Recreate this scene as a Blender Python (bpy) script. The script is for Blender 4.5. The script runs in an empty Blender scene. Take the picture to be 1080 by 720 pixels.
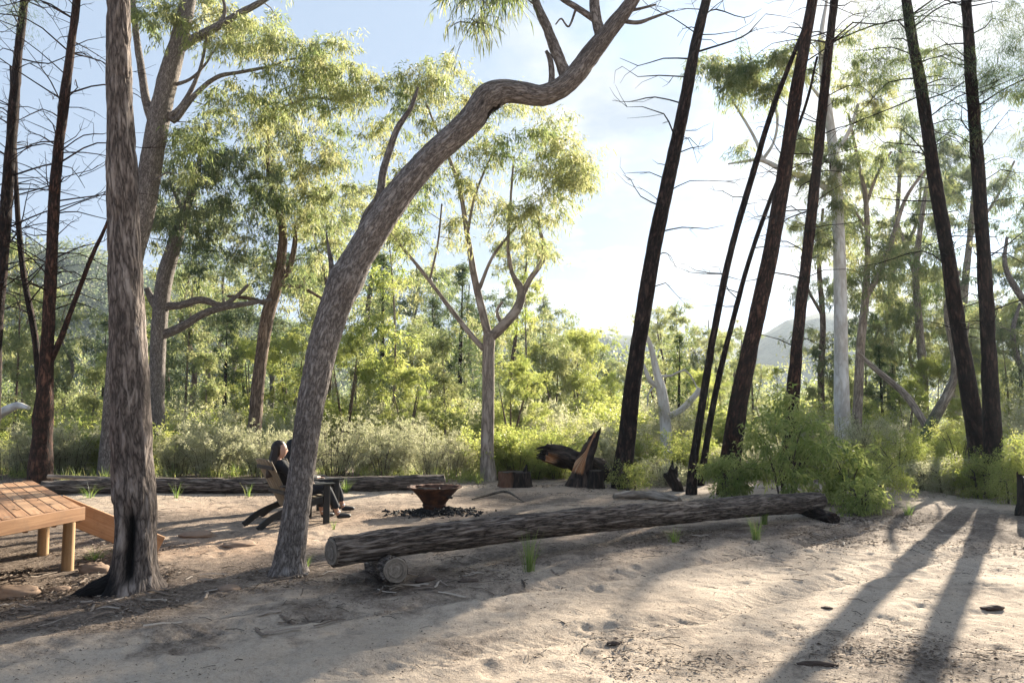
import bpy, math, zlib
import numpy as np
from mathutils import Vector

# ------------------------------------------------------------------ camera, sky, sun, exposure
SC = bpy.context.scene
COL = SC.collection
IW, IH, FL = 1080.0, 720.0, 840.0
EYE = 1.70
TILT = math.atan(65.0 / FL)
CT, ST = math.cos(TILT), math.sin(TILT)

cam = bpy.data.cameras.new("camera")
cam.lens = 28.0
cam.sensor_width = 36.0
cam.clip_start = 0.05
cam.clip_end = 6000.0
cam_ob = bpy.data.objects.new("camera", cam)
COL.objects.link(cam_ob)
cam_ob.location = (0, 0, EYE)
cam_ob.rotation_euler = (math.pi / 2 + TILT, 0, 0)
SC.camera = cam_ob

SUN_AZ = math.radians(33.0)      # to the right of the view axis
SUN_EL = math.radians(21.5)
sun_dir = Vector((math.sin(SUN_AZ) * math.cos(SUN_EL), math.cos(SUN_AZ) * math.cos(SUN_EL), math.sin(SUN_EL)))

world = bpy.data.worlds.new("World")
SC.world = world
world.use_nodes = True
nt = world.node_tree
nt.nodes.clear()
wo = nt.nodes.new("ShaderNodeOutputWorld")
bg = nt.nodes.new("ShaderNodeBackground")
sky = nt.nodes.new("ShaderNodeTexSky")
sky.sky_type = 'NISHITA'
sky.sun_disc = False
sky.sun_elevation = SUN_EL
sky.sun_rotation = SUN_AZ
sky.altitude = 400
sky.air_density = 1.0
sky.dust_density = 0.25
sky.ozone_density = 1.0
bg.inputs["Strength"].default_value = 0.082
# thin broken cloud, laid out by direction in the sky
tc = nt.nodes.new("ShaderNodeTexCoord")
sep = nt.nodes.new("ShaderNodeSeparateXYZ")
nt.links.new(tc.outputs["Generated"], sep.inputs[0])
ad = nt.nodes.new("ShaderNodeMath"); ad.operation = 'ADD'; ad.inputs[1].default_value = 0.22
nt.links.new(sep.outputs[2], ad.inputs[0])
dx = nt.nodes.new("ShaderNodeMath"); dx.operation = 'DIVIDE'
dy = nt.nodes.new("ShaderNodeMath"); dy.operation = 'DIVIDE'
nt.links.new(sep.outputs[0], dx.inputs[0]); nt.links.new(ad.outputs[0], dx.inputs[1])
nt.links.new(sep.outputs[1], dy.inputs[0]); nt.links.new(ad.outputs[0], dy.inputs[1])
cmb = nt.nodes.new("ShaderNodeCombineXYZ")
nt.links.new(dx.outputs[0], cmb.inputs[0]); nt.links.new(dy.outputs[0], cmb.inputs[1])
cn = nt.nodes.new("ShaderNodeTexNoise")
cn.inputs["Scale"].default_value = 1.7
cn.inputs["Detail"].default_value = 7
cn.inputs["Roughness"].default_value = 0.55
nt.links.new(cmb.outputs[0], cn.inputs["Vector"])
cr = nt.nodes.new("ShaderNodeValToRGB")
cr.color_ramp.elements[0].position = 0.44; cr.color_ramp.elements[0].color = (0, 0, 0, 1)
cr.color_ramp.elements[1].position = 0.54; cr.color_ramp.elements[1].color = (0.95, 0.95, 0.95, 1)
nt.links.new(cn.outputs[0], cr.inputs[0])
cs = nt.nodes.new("ShaderNodeTexNoise")
cs.inputs["Scale"].default_value = 2.3
cs.inputs["Detail"].default_value = 5
nt.links.new(cmb.outputs[0], cs.inputs["Vector"])
cc = nt.nodes.new("ShaderNodeValToRGB")
cc.color_ramp.elements[0].position = 0.40; cc.color_ramp.elements[0].color = (0.50, 0.58, 0.68, 1)
cc.color_ramp.elements[1].position = 0.58; cc.color_ramp.elements[1].color = (1, 1, 1, 1)
nt.links.new(cs.outputs[0], cc.inputs[0])
cl = nt.nodes.new("ShaderNodeVectorMath"); cl.operation = 'SCALE'; cl.inputs["Scale"].default_value = 3.3
nt.links.new(cc.outputs[0], cl.inputs[0])
# thin high haze evens the sky out; only near the sun does it stay dazzling
sdot = nt.nodes.new("ShaderNodeVectorMath"); sdot.operation = 'DOT_PRODUCT'
sdot.inputs[1].default_value = tuple(sun_dir)
nt.links.new(tc.outputs["Generated"], sdot.inputs[0])
mx0 = nt.nodes.new("ShaderNodeMath"); mx0.operation = 'MAXIMUM'; mx0.inputs[1].default_value = 0.0
nt.links.new(sdot.outputs["Value"], mx0.inputs[0])
pw = nt.nodes.new("ShaderNodeMath"); pw.operation = 'POWER'; pw.inputs[1].default_value = 22.0
nt.links.new(mx0.outputs[0], pw.inputs[0])
gl = nt.nodes.new("ShaderNodeMath"); gl.operation = 'MULTIPLY_ADD'; gl.inputs[1].default_value = 1.7; gl.inputs[2].default_value = 1.0
nt.links.new(pw.outputs[0], gl.inputs[0])
capc = nt.nodes.new("ShaderNodeVectorMath"); capc.operation = 'SCALE'
capc.inputs[0].default_value = (1.50, 1.92, 2.55)
nt.links.new(gl.outputs[0], capc.inputs["Scale"])
cap = nt.nodes.new("ShaderNodeVectorMath"); cap.operation = 'MINIMUM'
nt.links.new(sky.outputs[0], cap.inputs[0]); nt.links.new(capc.outputs[0], cap.inputs[1])
cmix = nt.nodes.new("ShaderNodeMix"); cmix.data_type = 'RGBA'
nt.links.new(cl.outputs[0], cmix.inputs[7])
east = nt.nodes.new("ShaderNodeMapRange")      # the cloud bank lies to the north-east; the west is clear
east.interpolation_type = 'SMOOTHSTEP'
east.inputs["From Min"].default_value = -0.12
east.inputs["From Max"].default_value = 0.10
nt.links.new(sep.outputs[0], east.inputs["Value"])
cov = nt.nodes.new("ShaderNodeMath"); cov.operation = 'MULTIPLY'
nt.links.new(cr.outputs[0], cov.inputs[0]); nt.links.new(east.outputs[0], cov.inputs[1])
nt.links.new(cov.outputs[0], cmix.inputs[0])
nt.links.new(cap.outputs[0], cmix.inputs[6])
nt.links.new(cmix.outputs[2], bg.inputs[0])
nt.links.new(bg.outputs[0], wo.inputs[0])

sl = bpy.data.lights.new("sun", 'SUN')
sl.energy = 5.0
sl.angle = math.radians(0.5)
sl.color = (1.0, 0.90, 0.74)
so = bpy.data.objects.new("sun", sl)
so.rotation_euler = (-sun_dir).to_track_quat('-Z', 'Y').to_euler()
COL.objects.link(so)

SC.view_settings.view_transform = 'Standard'
SC.view_settings.look = 'None'
SC.view_settings.gamma = 1.0
SC.view_settings.use_curve_mapping = False
SC.view_settings.exposure = 1.98
try:
    SC.render.engine = 'CYCLES'
    SC.cycles.use_denoising = True
    SC.cycles.max_bounces = 6
    SC.cycles.diffuse_bounces = 3
    SC.cycles.transmission_bounces = 3
    SC.cycles.volume_bounces = 0
    SC.cycles.sample_clamp_indirect = 6.0
except Exception:
    pass


# ------------------------------------------------------------------ helpers
def rng_for(s):
    return np.random.default_rng(zlib.crc32(s.encode()))


def P(px, py, d):
    """point seen at photo pixel (px, py) at distance d in front of the camera"""
    r = (px - IW / 2) / FL
    u = (IH / 2 - py) / FL
    y = CT - u * ST
    z = ST + u * CT
    k = d / y
    return np.array([r * k, d, EYE + z * k])


def GD(py):
    u = (IH / 2 - py) / FL
    y = CT - u * ST
    z = ST + u * CT
    return -EYE / z * y


def sstep(a, b, x):
    t = np.clip((x - a) / (b - a), 0, 1)
    return t * t * (3 - 2 * t)


def _hash(ix, iy, iz):
    h = (ix.astype(np.int64) * 374761393 + iy.astype(np.int64) * 668265263 + iz.astype(np.int64) * 2147483647) & 0xffffffff
    h = ((h ^ (h >> 13)) * 1274126177) & 0xffffffff
    h = ((h ^ (h >> 16)) * 2246822519) & 0xffffffff
    return ((h ^ (h >> 15)) & 0xffffff) / float(0xffffff)


def vnoise(p):
    p = np.asarray(p, dtype=np.float64)
    i = np.floor(p)
    f = p - i
    f = f * f * (3 - 2 * f)
    ix, iy, iz = i[..., 0], i[..., 1], i[..., 2]
    out = 0
    for a in (0, 1):
        wx = f[..., 0] if a else 1 - f[..., 0]
        for b in (0, 1):
            wy = f[..., 1] if b else 1 - f[..., 1]
            for c in (0, 1):
                wz = f[..., 2] if c else 1 - f[..., 2]
                out = out + wx * wy * wz * _hash(ix + a, iy + b, iz + c)
    return out


def fbm(p, n=3):
    p = np.asarray(p, dtype=np.float64)
    s, a, t = 0, 0.5, 0
    for k in range(n):
        s = s + a * vnoise(p * (2.03 ** k) + 17.3 * k)
        t += a
        a *= 0.5
    return s / t


def n2(x, y, sc, n=3, seed=0.0):
    return fbm(np.stack([x * sc, y * sc, np.full_like(x, seed)], -1), n)


def gh(x, y):
    """height of the ground"""
    x = np.asarray(x, dtype=np.float64)
    y = np.asarray(y, dtype=np.float64)
    z = -3.2 * sstep(24, 85, y) - 4.0 * sstep(60, 260, np.hypot(x, y))
    z = z + (n2(x, y, 0.13, 2, 3.1) - 0.5) * 0.22 * sstep(1, 9, np.hypot(x, y) - 0) * (1 + 2.5 * sstep(25, 60, y))
    return z


class MB:
    """collects faces of one mesh; vertex attributes bk (along-grain coordinates), var (0..1), aux (0..1)"""

    def __init__(self):
        self.v, self.q, self.t, self.bk, self.var, self.aux = [], [], [], [], [], []
        self.n = 0

    def add(self, v, q=None, t=None, bk=None, var=0.5, aux=0.0):
        v = np.asarray(v, dtype=np.float64).reshape(-1, 3)
        m = len(v)
        self.v.append(v)
        if q is not None and len(q):
            self.q.append(np.asarray(q, dtype=np.int64).reshape(-1, 4) + self.n)
        if t is not None and len(t):
            self.t.append(np.asarray(t, dtype=np.int64).reshape(-1, 3) + self.n)
        self.bk.append(v if bk is None else np.asarray(bk).reshape(-1, 3))
        self.var.append(np.broadcast_to(np.asarray(var, dtype=np.float64), (m,)))
        self.aux.append(np.broadcast_to(np.asarray(aux, dtype=np.float64), (m,)))
        self.n += m

    def mesh(self, name, mat, smooth=True, origin=None):
        me = bpy.data.meshes.new(name)
        V = np.concatenate(self.v) if self.v else np.zeros((0, 3))
        if origin is not None:
            V = V - np.asarray(origin)
        q = np.concatenate(self.q) if self.q else np.zeros((0, 4), np.int64)
        t = np.concatenate(self.t) if self.t else np.zeros((0, 3), np.int64)
        nl = len(q) * 4 + len(t) * 3
        me.vertices.add(len(V))
        me.vertices.foreach_set("co", V.astype(np.float32).ravel())
        me.loops.add(nl)
        me.loops.foreach_set("vertex_index", np.concatenate([q.ravel(), t.ravel()]).astype(np.int32))
        me.polygons.add(len(q) + len(t))
        st = np.concatenate([np.arange(len(q)) * 4, len(q) * 4 + np.arange(len(t)) * 3])
        me.polygons.foreach_set("loop_start", st.astype(np.int32))
        me.update(calc_edges=True)
        me.polygons.foreach_set("use_smooth", np.full(len(q) + len(t), bool(smooth)))
        a = me.attributes.new("bk", 'FLOAT_VECTOR', 'POINT')
        a.data.foreach_set("vector", np.concatenate(self.bk).astype(np.float32).ravel())
        a = me.attributes.new("var", 'FLOAT', 'POINT')
        a.data.foreach_set("value", np.concatenate(self.var).astype(np.float32))
        a = me.attributes.new("aux", 'FLOAT', 'POINT')
        a.data.foreach_set("value", np.concatenate(self.aux).astype(np.float32))
        me.validate()
        me.materials.append(mat)
        return me

    def build(self, name, mat, parent=None, smooth=True, origin=None):
        """one mesh object; its points are given in world space, origin becomes its own origin"""
        me = self.mesh(name, mat, smooth, origin)
        o = bpy.data.objects.new(name, me)
        COL.objects.link(o)
        if parent is not None:
            o.parent = parent
        elif origin is not None:
            o.location = tuple(origin)
        return o


def tag(o, label=None, cat=None, group=None, kind=None):
    if label: o["label"] = label
    if cat: o["category"] = cat
    if group: o["group"] = group
    if kind: o["kind"] = kind
    return o


def empty(name, loc, rz=0.0):
    o = bpy.data.objects.new(name, None)
    o.location = tuple(loc)
    o.rotation_euler = (0, 0, rz)
    o.empty_display_size = 0.2
    COL.objects.link(o)
    return o


def spline(pts, rad, step):
    """Catmull-Rom through pts, resampled about every step metres"""
    pts = np.asarray(pts, float)
    rad = np.asarray(rad, float)
    if len(pts) == 2:
        pts = np.array([pts[0], (pts[0] + pts[1]) / 2, pts[1]])
        rad = np.array([rad[0], rad.mean(), rad[1]])
    a = np.concatenate([[2 * pts[0] - pts[1]], pts, [2 * pts[-1] - pts[-2]]])
    out, ro = [], []
    for i in range(len(pts) - 1):
        p0, p1, p2, p3 = a[i:i + 4]
        n = max(1, int(np.linalg.norm(p2 - p1) / step))
        t = (np.arange(n) / n)[:, None]
        out.append(0.5 * (2 * p1 + (p2 - p0) * t + (2 * p0 - 5 * p1 + 4 * p2 - p3) * t * t + (3 * p1 - p0 - 3 * p2 + p3) * t ** 3))
        ro.append(rad[i] + (rad[i + 1] - rad[i]) * (t[:, 0] ** 2 * (3 - 2 * t[:, 0])))
    out.append(pts[-1:]); ro.append(rad[-1:])
    return np.concatenate(out), np.concatenate(ro)


def frames(c):
    t = np.gradient(c, axis=0)
    t /= np.linalg.norm(t, axis=1, keepdims=True) + 1e-9
    ref = np.array([1.0, 0.0, 0.0]) if abs(t[0][0]) < 0.8 else np.array([0.0, 0.0, 1.0])
    n = ref - t[0] * ref.dot(t[0])
    n /= np.linalg.norm(n)
    N = [n]
    for i in range(1, len(c)):
        n = n - t[i] * n.dot(t[i])
        n /= np.linalg.norm(n) + 1e-9
        N.append(n)
    N = np.array(N)
    return t, N, np.cross(t, N)


def tube(mb, pts, rad, seg=8, step=0.2, disp=None, cap0=False, cap1=True, var=0.5, aux=None, cap_aux=0.0):
    c, r = spline(pts, rad, step)
    t, N, B = frames(c)
    th = np.arange(seg) / seg * 2 * np.pi
    s = np.concatenate([[0], np.cumsum(np.linalg.norm(np.diff(c, axis=0), axis=1))])
    R = np.repeat(r[:, None], seg, 1)
    TH = np.repeat(th[None, :], len(c), 0)
    S = np.repeat(s[:, None], seg, 1)
    rm = max(0.01, float(np.median(r)))
    bk = np.stack([np.cos(TH) * rm, np.sin(TH) * rm, S], -1)
    dirv = N[:, None, :] * np.cos(TH)[..., None] + B[:, None, :] * np.sin(TH)[..., None]
    if disp is not None:
        R = R + disp(bk, R, S, dirv)
    V = c[:, None, :] + dirv * R[..., None]
    A = 0.0 if aux is None else aux(bk, R, S, dirv)
    m = len(c)
    i = np.arange(m - 1)[:, None] * seg
    j = np.arange(seg)[None, :]
    j2 = (j + 1) % seg
    q = np.stack([i + j, i + j2, i + seg + j2, i + seg + j], -1).reshape(-1, 4)
    mb.add(V.reshape(-1, 3), q, None, bk.reshape(-1, 3), var, np.asarray(A).ravel() if aux is not None else 0.0)
    for flag, ring in ((cap0, 0), (cap1, m - 1)):
        if flag:
            ringv = V[ring]
            cc = ringv.mean(0)
            tri = [(seg, k, (k + 1) % seg) if ring else (seg, (k + 1) % seg, k) for k in range(seg)]
            cbk = np.concatenate([np.stack([np.cos(th) * rm, np.sin(th) * rm, np.zeros(seg)], -1), [[0, 0, 0]]])
            mb.add(np.concatenate([ringv, cc[None]]), None, tri, cbk, var, cap_aux)
    return c, r


def unit(v):
    return v / (np.linalg.norm(v, axis=-1, keepdims=True) + 1e-9)


def leaf_faces(mb, C, D, L, Wd, var, rng, fold=0.12):
    """one kite-shaped leaf per row"""
    n = len(C)
    side = unit(np.cross(D, unit(rng.normal(size=(n, 3)))))
    nrm = np.cross(side, D)
    L = np.broadcast_to(L, (n,))[:, None]
    Wd = np.broadcast_to(Wd, (n,))[:, None]
    droop = np.zeros((n, 3)); droop[:, 2] = -1
    V = np.stack([C,
                  C + D * L * 0.42 + side * Wd * 0.5 + nrm * Wd * fold,
                  C + D * L + droop * L * 0.12,
                  C + D * L * 0.42 - side * Wd * 0.5 + nrm * Wd * fold], 1)
    q = np.arange(n * 4).reshape(n, 4)
    mb.add(V.reshape(-1, 3), q, None, None, np.repeat(var, 4))


DENS = 1.7


def sprays(mb, C, R, per, rng, L=0.13, W=0.03, droop=0.55, twigs=7, var=None, flat=0.7, twmb=None, up=0.1):
    """leafy clumps: short twiglets out of each centre, leaves strung along them"""
    n = len(C)
    if not n:
        return
    R = np.broadcast_to(R, (n,))
    k = twigs
    d = unit(rng.normal(size=(n, k, 3)) * np.array([1, 1, flat]) + np.array([0, 0, up]))
    ln = R[:, None] * rng.uniform(0.45, 1.15, (n, k))
    m = max(1, int(per * DENS) // k)
    t = rng.uniform(0.25, 1.0, (n, k, m))
    pos = C[:, None, None, :] + d[:, :, None, :] * (ln[..., None] * t)[..., None]
    pos[..., 2] -= droop * 0.35 * (ln[..., None] * t * t)
    pos = pos + rng.normal(size=pos.shape) * (R[:, None, None, None] * 0.10)
    D = unit(d[:, :, None, :] * 0.6 + rng.normal(size=pos.shape) * 0.65 + np.array([0, 0, -droop * 1.3]))
    pos = pos.reshape(-1, 3)
    D = D.reshape(-1, 3)
    cv = (rng.uniform(0.25, 0.75, n) if var is None else var)
    vv = np.repeat(cv, k * m) + rng.normal(size=n * k * m) * 0.16
    sz = rng.uniform(0.65, 1.25, len(pos))
    leaf_faces(mb, pos, D, L * sz, W * sz, np.clip(vv, 0, 1), rng)
    if twmb is not None:
        for i in range(n):
            for j in range(k):
                e = C[i] + d[i, j] * ln[i, j]
                e = e - np.array([0, 0, droop * 0.35 * ln[i, j]])
                mid = (C[i] + e) / 2 + np.array([0, 0, droop * 0.09 * ln[i, j]])
                tube(twmb, [C[i], mid, e], [0.006, 0.004, 0.002], 3, 0.5, cap1=False)


class Skeleton:
    """points on the wood, to which new branches are joined"""

    def __init__(self):
        self.p, self.r = [], []

    def add(self, c, r):
        self.p += list(c); self.r += list(r)

    def nearest(self, q, floor=None):
        a = np.array(self.p)
        dv = q - a
        dist = np.linalg.norm(dv, axis=1) + 0.9 * np.maximum(0, -dv[:, 2]) + 0.25 * np.maximum(0, dv[:, 2])
        if floor is not None:
            dist = dist + 50.0 * (a[:, 2] < floor)
        i = int(np.argmin(dist))
        return a[i], self.r[i]


def branch_to(mb, sk, centres, rng, r0=0.022, floor=None, seg=5, step=0.35):
    """join every foliage centre to the nearest wood by a bending branch"""
    if not len(centres) or not sk.p:
        return
    a = np.array(sk.p)
    order = np.argsort([np.min(np.linalg.norm(a - c, axis=1)) for c in centres])
    for i in order:
        q = centres[i]
        p, pr = sk.nearest(q, floor)
        ln = np.linalg.norm(q - p)
        if ln < 0.05:
            continue
        mid = p + (q - p) * 0.5 + rng.normal(size=3) * ln * 0.10 + np.array([0, 0, 0.06 * ln])
        m2 = p + (q - p) * 0.8 + rng.normal(size=3) * ln * 0.06 + np.array([0, 0, 0.07 * ln])
        rr = min(pr * 0.65, r0 * (0.5 + 0.35 * ln))
        rr = max(rr, 0.004)
        c, r = tube(mb, [p, mid, m2, q], [rr, rr * 0.8, rr * 0.6, rr * 0.35], seg, step, cap1=False)
        sk.add(c[1:], r[1:])


def dead_twigs(mb, c, r, rng, n, lo, hi, lmin, lmax, side_only=True, r0=0.012, droop=0.0):
    """thin bare branches standing off a trunk"""
    idx = np.where((c[:, 2] > lo) & (c[:, 2] < hi))[0]
    if not len(idx):
        return
    for k in range(n):
        i = int(rng.choice(idx))
        a = rng.uniform(0, 2 * np.pi)
        ln = rng.uniform(lmin, lmax) * rng.uniform(0.5, 1.0)
        d = np.array([math.cos(a), math.sin(a) * 0.8, rng.uniform(-0.15, 0.5) - droop])
        d = d / np.linalg.norm(d)
        p0 = c[i]
        bend = rng.normal(size=3) * 0.18 * ln
        p1 = p0 + d * ln * 0.4 + np.array([0, 0, 0.05 * ln])
        p2 = p0 + d * ln * 0.75 + bend * 0.6
        p3 = p0 + d * ln + bend + np.array([0, 0, rng.uniform(-0.25, 0.15) * ln])
        rr = r0 * (0.5 + 0.4 * ln)
        cc, _ = tube(mb, [p0, p1, p2, p3], [rr, rr * 0.75, rr * 0.5, rr * 0.22], 4, 0.25, cap1=False)
        for j in range(int(rng.integers(1, 5))):
            b = cc[int(rng.integers(max(1, len(cc) // 3), len(cc)))]
            dd = unit(d + rng.normal(size=3) * 0.75)
            l2 = ln * rng.uniform(0.15, 0.45)
            tube(mb, [b, b + dd * l2 * 0.5 + rng.normal(size=3) * 0.04 * ln, b + dd * l2], [rr * 0.4, rr * 0.3, rr * 0.15], 3, 0.25, cap1=False)


# ------------------------------------------------------------------ materials
def new_mat(name):
    m = bpy.data.materials.new(name)
    m.use_nodes = True
    n = m.node_tree
    n.nodes.clear()
    out = n.nodes.new("ShaderNodeOutputMaterial")
    return m, n, out


def node(n, typ, **kw):
    x = n.nodes.new(typ)
    for k, v in kw.items():
        setattr(x, k, v)
    return x


def ramp(n, fac, stops):
    r = n.nodes.new("ShaderNodeValToRGB")
    el = r.color_ramp.elements
    while len(el) < len(stops):
        el.new(0.5)
    for e, (p, c) in zip(el, stops):
        e.position = p
        e.color = (c[0], c[1], c[2], 1)
    n.links.new(fac, r.inputs[0])
    return r.outputs[0]


def attr(n, name, vec=False):
    a = n.nodes.new("ShaderNodeAttribute")
    a.attribute_name = name
    return a.outputs["Vector"] if vec else a.outputs["Fac"]


def scaled(n, vec, s):
    m = n.nodes.new("ShaderNodeMapping")
    m.inputs["Scale"].default_value = s
    n.links.new(vec, m.inputs["Vector"])
    return m.outputs[0]


def noise(n, vec, sc, det=4, rough=0.55, dist=0.0):
    x = n.nodes.new("ShaderNodeTexNoise")
    x.inputs["Scale"].default_value = sc
    x.inputs["Detail"].default_value = det
    x.inputs["Roughness"].default_value = rough
    x.inputs["Distortion"].default_value = dist
    n.links.new(vec, x.inputs["Vector"])
    return x.outputs[0]


def mixc(n, f, a, b, mode='MIX'):
    m = n.nodes.new("ShaderNodeMix")
    m.data_type = 'RGBA'
    m.blend_type = mode
    for s, v in ((0, f), (6, a), (7, b)):
        if hasattr(v, "is_linked"):
            n.links.new(v, m.inputs[s])
        elif s == 0:
            m.inputs[0].default_value = v
        else:
            m.inputs[s].default_value = (v[0], v[1], v[2], 1)
    return m.outputs[2]


def mth(n, op, a, b=0.0, c=None, clamp=False):
    m = n.nodes.new("ShaderNodeMath")
    m.operation = op
    m.use_clamp = clamp
    for i, v in enumerate((a, b) if c is None else (a, b, c)):
        if hasattr(v, "is_linked"):
            n.links.new(v, m.inputs[i])
        else:
            m.inputs[i].default_value = v
    return m.outputs[0]


def principled(n, out, col, rough=0.8, spec=0.3, height=None, bump=0.3, bdist=0.01):
    p = n.nodes.new("ShaderNodeBsdfPrincipled")
    for s, v in (("Base Color", col), ("Roughness", rough)):
        if hasattr(v, "is_linked"):
            n.links.new(v, p.inputs[s])
        else:
            p.inputs[s].default_value = (v[0], v[1], v[2], 1) if s == "Base Color" else v
    p.inputs["Specular IOR Level"].default_value = spec
    if height is not None:
        b = n.nodes.new("ShaderNodeBump")
        b.inputs["Strength"].default_value = bump
        b.inputs["Distance"].default_value = bdist
        n.links.new(height, b.inputs["Height"])
        n.links.new(b.outputs[0], p.inputs["Normal"])
    n.links.new(p.outputs[0], out.inputs[0])
    return p


def leaf_mat(name, stops, tstops, tr=0.45, rough=0.45, spec=0.35):
    m, n, out = new_mat(name)
    v = attr(n, "var")
    col = ramp(n, v, stops)
    tcol = ramp(n, v, tstops)
    p = n.nodes.new("ShaderNodeBsdfPrincipled")
    n.links.new(col, p.inputs["Base Color"])
    p.inputs["Roughness"].default_value = rough
    p.inputs["Specular IOR Level"].default_value = spec
    t = n.nodes.new("ShaderNodeBsdfTranslucent")
    n.links.new(tcol, t.inputs[0])
    mx = n.nodes.new("ShaderNodeMixShader")
    mx.inputs[0].default_value = tr
    n.links.new(p.outputs[0], mx.inputs[1])
    n.links.new(t.outputs[0], mx.inputs[2])
    n.links.new(mx.outputs[0], out.inputs[0])
    return m


LEAF = {
    "gum": leaf_mat("gum_leaf", [(0, (.06, .085, .04)), (.5, (.11, .13, .06)), (1, (.20, .195, .09))],
                    [(0, (.17, .25, .09)), (.5, (.39, .44, .17)), (1, (.62, .58, .27))], .5),
    "gum_yellow": leaf_mat("gum_leaf_yellow", [(0, (.08, .11, .03)), (.5, (.14, .165, .045)), (1, (.22, .21, .07))],
                           [(0, (.23, .32, .11)), (.5, (.46, .50, .20)), (1, (.66, .62, .31))], .5),
    "gum_dark": leaf_mat("gum_leaf_dark", [(0, (.045, .068, .042)), (.6, (.08, .105, .06)), (1, (.14, .15, .075))],
                         [(0, (.10, .16, .08)), (.6, (.24, .30, .14)), (1, (.44, .44, .21))], .47),
    "pine": leaf_mat("pine_needle", [(0, (.025, .048, .024)), (.6, (.05, .075, .033)), (1, (.09, .10, .04))],
                     [(0, (.06, .11, .04)), (.6, (.13, .20, .06)), (1, (.26, .27, .08))], .4),
    "wattle": leaf_mat("wattle_leaf", [(0, (.07, .11, .025)), (.5, (.12, .16, .04)), (1, (.18, .21, .05))],
                       [(0, (.28, .38, .08)), (.5, (.52, .57, .15)), (1, (.72, .69, .24))], .58),
    "heath": leaf_mat("heath_leaf", [(0, (.15, .165, .10)), (.5, (.28, .28, .19)), (1, (.46, .44, .34))],
                      [(0, (.34, .37, .18)), (.5, (.56, .56, .32)), (1, (.74, .70, .50))], .52, .6, .2),
    "heath_green": leaf_mat("heath_leaf_green", [(0, (.10, .13, .045)), (.5, (.19, .215, .08)), (1, (.32, .31, .13))],
                            [(0, (.27, .37, .07)), (.5, (.48, .53, .13)), (1, (.68, .64, .22))], .55),
    "bush": leaf_mat("bush_leaf", [(0, (.05, .095, .025)), (.5, (.09, .145, .04)), (1, (.17, .215, .07))],
                     [(0, (.27, .37, .09)), (.5, (.52, .58, .17)), (1, (.76, .74, .28))], .55, .36, .5),
    "grass": leaf_mat("grass_blade", [(0, (.06, .11, .03)), (.6, (.12, .18, .05)), (1, (.28, .26, .12))],
                      [(0, (.16, .30, .05)), (.6, (.30, .42, .09)), (1, (.5, .45, .2))], .5),
    "litter": leaf_mat("dry_leaf", [(0, (.05, .038, .03)), (.35, (.13, .095, .072)), (.7, (.24, .185, .145)), (1, (.42, .36, .30))],
                       [(0, (.05, .03, .02)), (1, (.2, .13, .07))], .1, .7, .2),
}


def bark_mat(name, dark, mid, light, sx=16.0, sz=3.0, bump=0.6, bdist=0.02, char=None, moss=None, contrast=.8):
    m, n, out = new_mat(name)
    bk = attr(n, "bk", True)
    w = noise(n, scaled(n, bk, (sx * .35, sx * .35, sz * .5)), 1.0, 3, .6)
    a = noise(n, scaled(n, bk, (sx, sx, sz)), 1.0, 4, .58, .35)
    b = noise(n, scaled(n, bk, (sx * 3.1, sx * 3.1, sz * 4.5)), 1.0, 4, .62)
    c = noise(n, scaled(n, bk, (1.5, 1.5, .9)), 1.0, 3, .5)
    # furrows: narrow lines where the noise crosses its middle value
    f1 = mth(n, 'MULTIPLY', mth(n, 'ABSOLUTE', mth(n, 'SUBTRACT', a, .5)), 6.0, clamp=True)
    f2 = mth(n, 'MULTIPLY', mth(n, 'ABSOLUTE', mth(n, 'SUBTRACT', w, .5)), 7.0, clamp=True)
    fur = mth(n, 'MULTIPLY', mth(n, 'POWER', f1, .6), mth(n, 'MULTIPLY_ADD', mth(n, 'POWER', f2, .5), .6, .4))
    h = mth(n, 'ADD', mth(n, 'MULTIPLY', fur, .62), mth(n, 'MULTIPLY', b, .5))
    col = ramp(n, h, [(.30, dark), (.56, mid), (.86, light)])
    tint = ramp(n, c, [(.3, (.72, .70, .70)), (.55, (1, 1, 1)), (.75, (1.2, 1.14, 1.06))])
    col = mixc(n, contrast, col, tint, 'MULTIPLY')
    ax = attr(n, "aux")
    if char is not None:
        cf = mth(n, 'MULTIPLY_ADD', ax, 1.6, mth(n, 'MULTIPLY_ADD', b, 1.2, -0.9), clamp=True)
        cf = mth(n, 'MULTIPLY', cf, mth(n, 'GREATER_THAN', ax, 0.02))
        if isinstance(char[0], tuple):
            st = noise(n, scaled(n, bk, (26, 26, 1.3)), 1.0, 5, .65, .8)
            char = ramp(n, st, [(.32, char[0]), (.5, char[1]), (.68, char[2])])
        col = mixc(n, cf, col, char)
    if moss is not None:
        col = mixc(n, mth(n, 'MULTIPLY', ax, mth(n, 'MULTIPLY_ADD', b, 2.0, -0.3, clamp=True)), col, moss)
    principled(n, out, col, .88, .2, h, bump, bdist)
    return m


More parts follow.
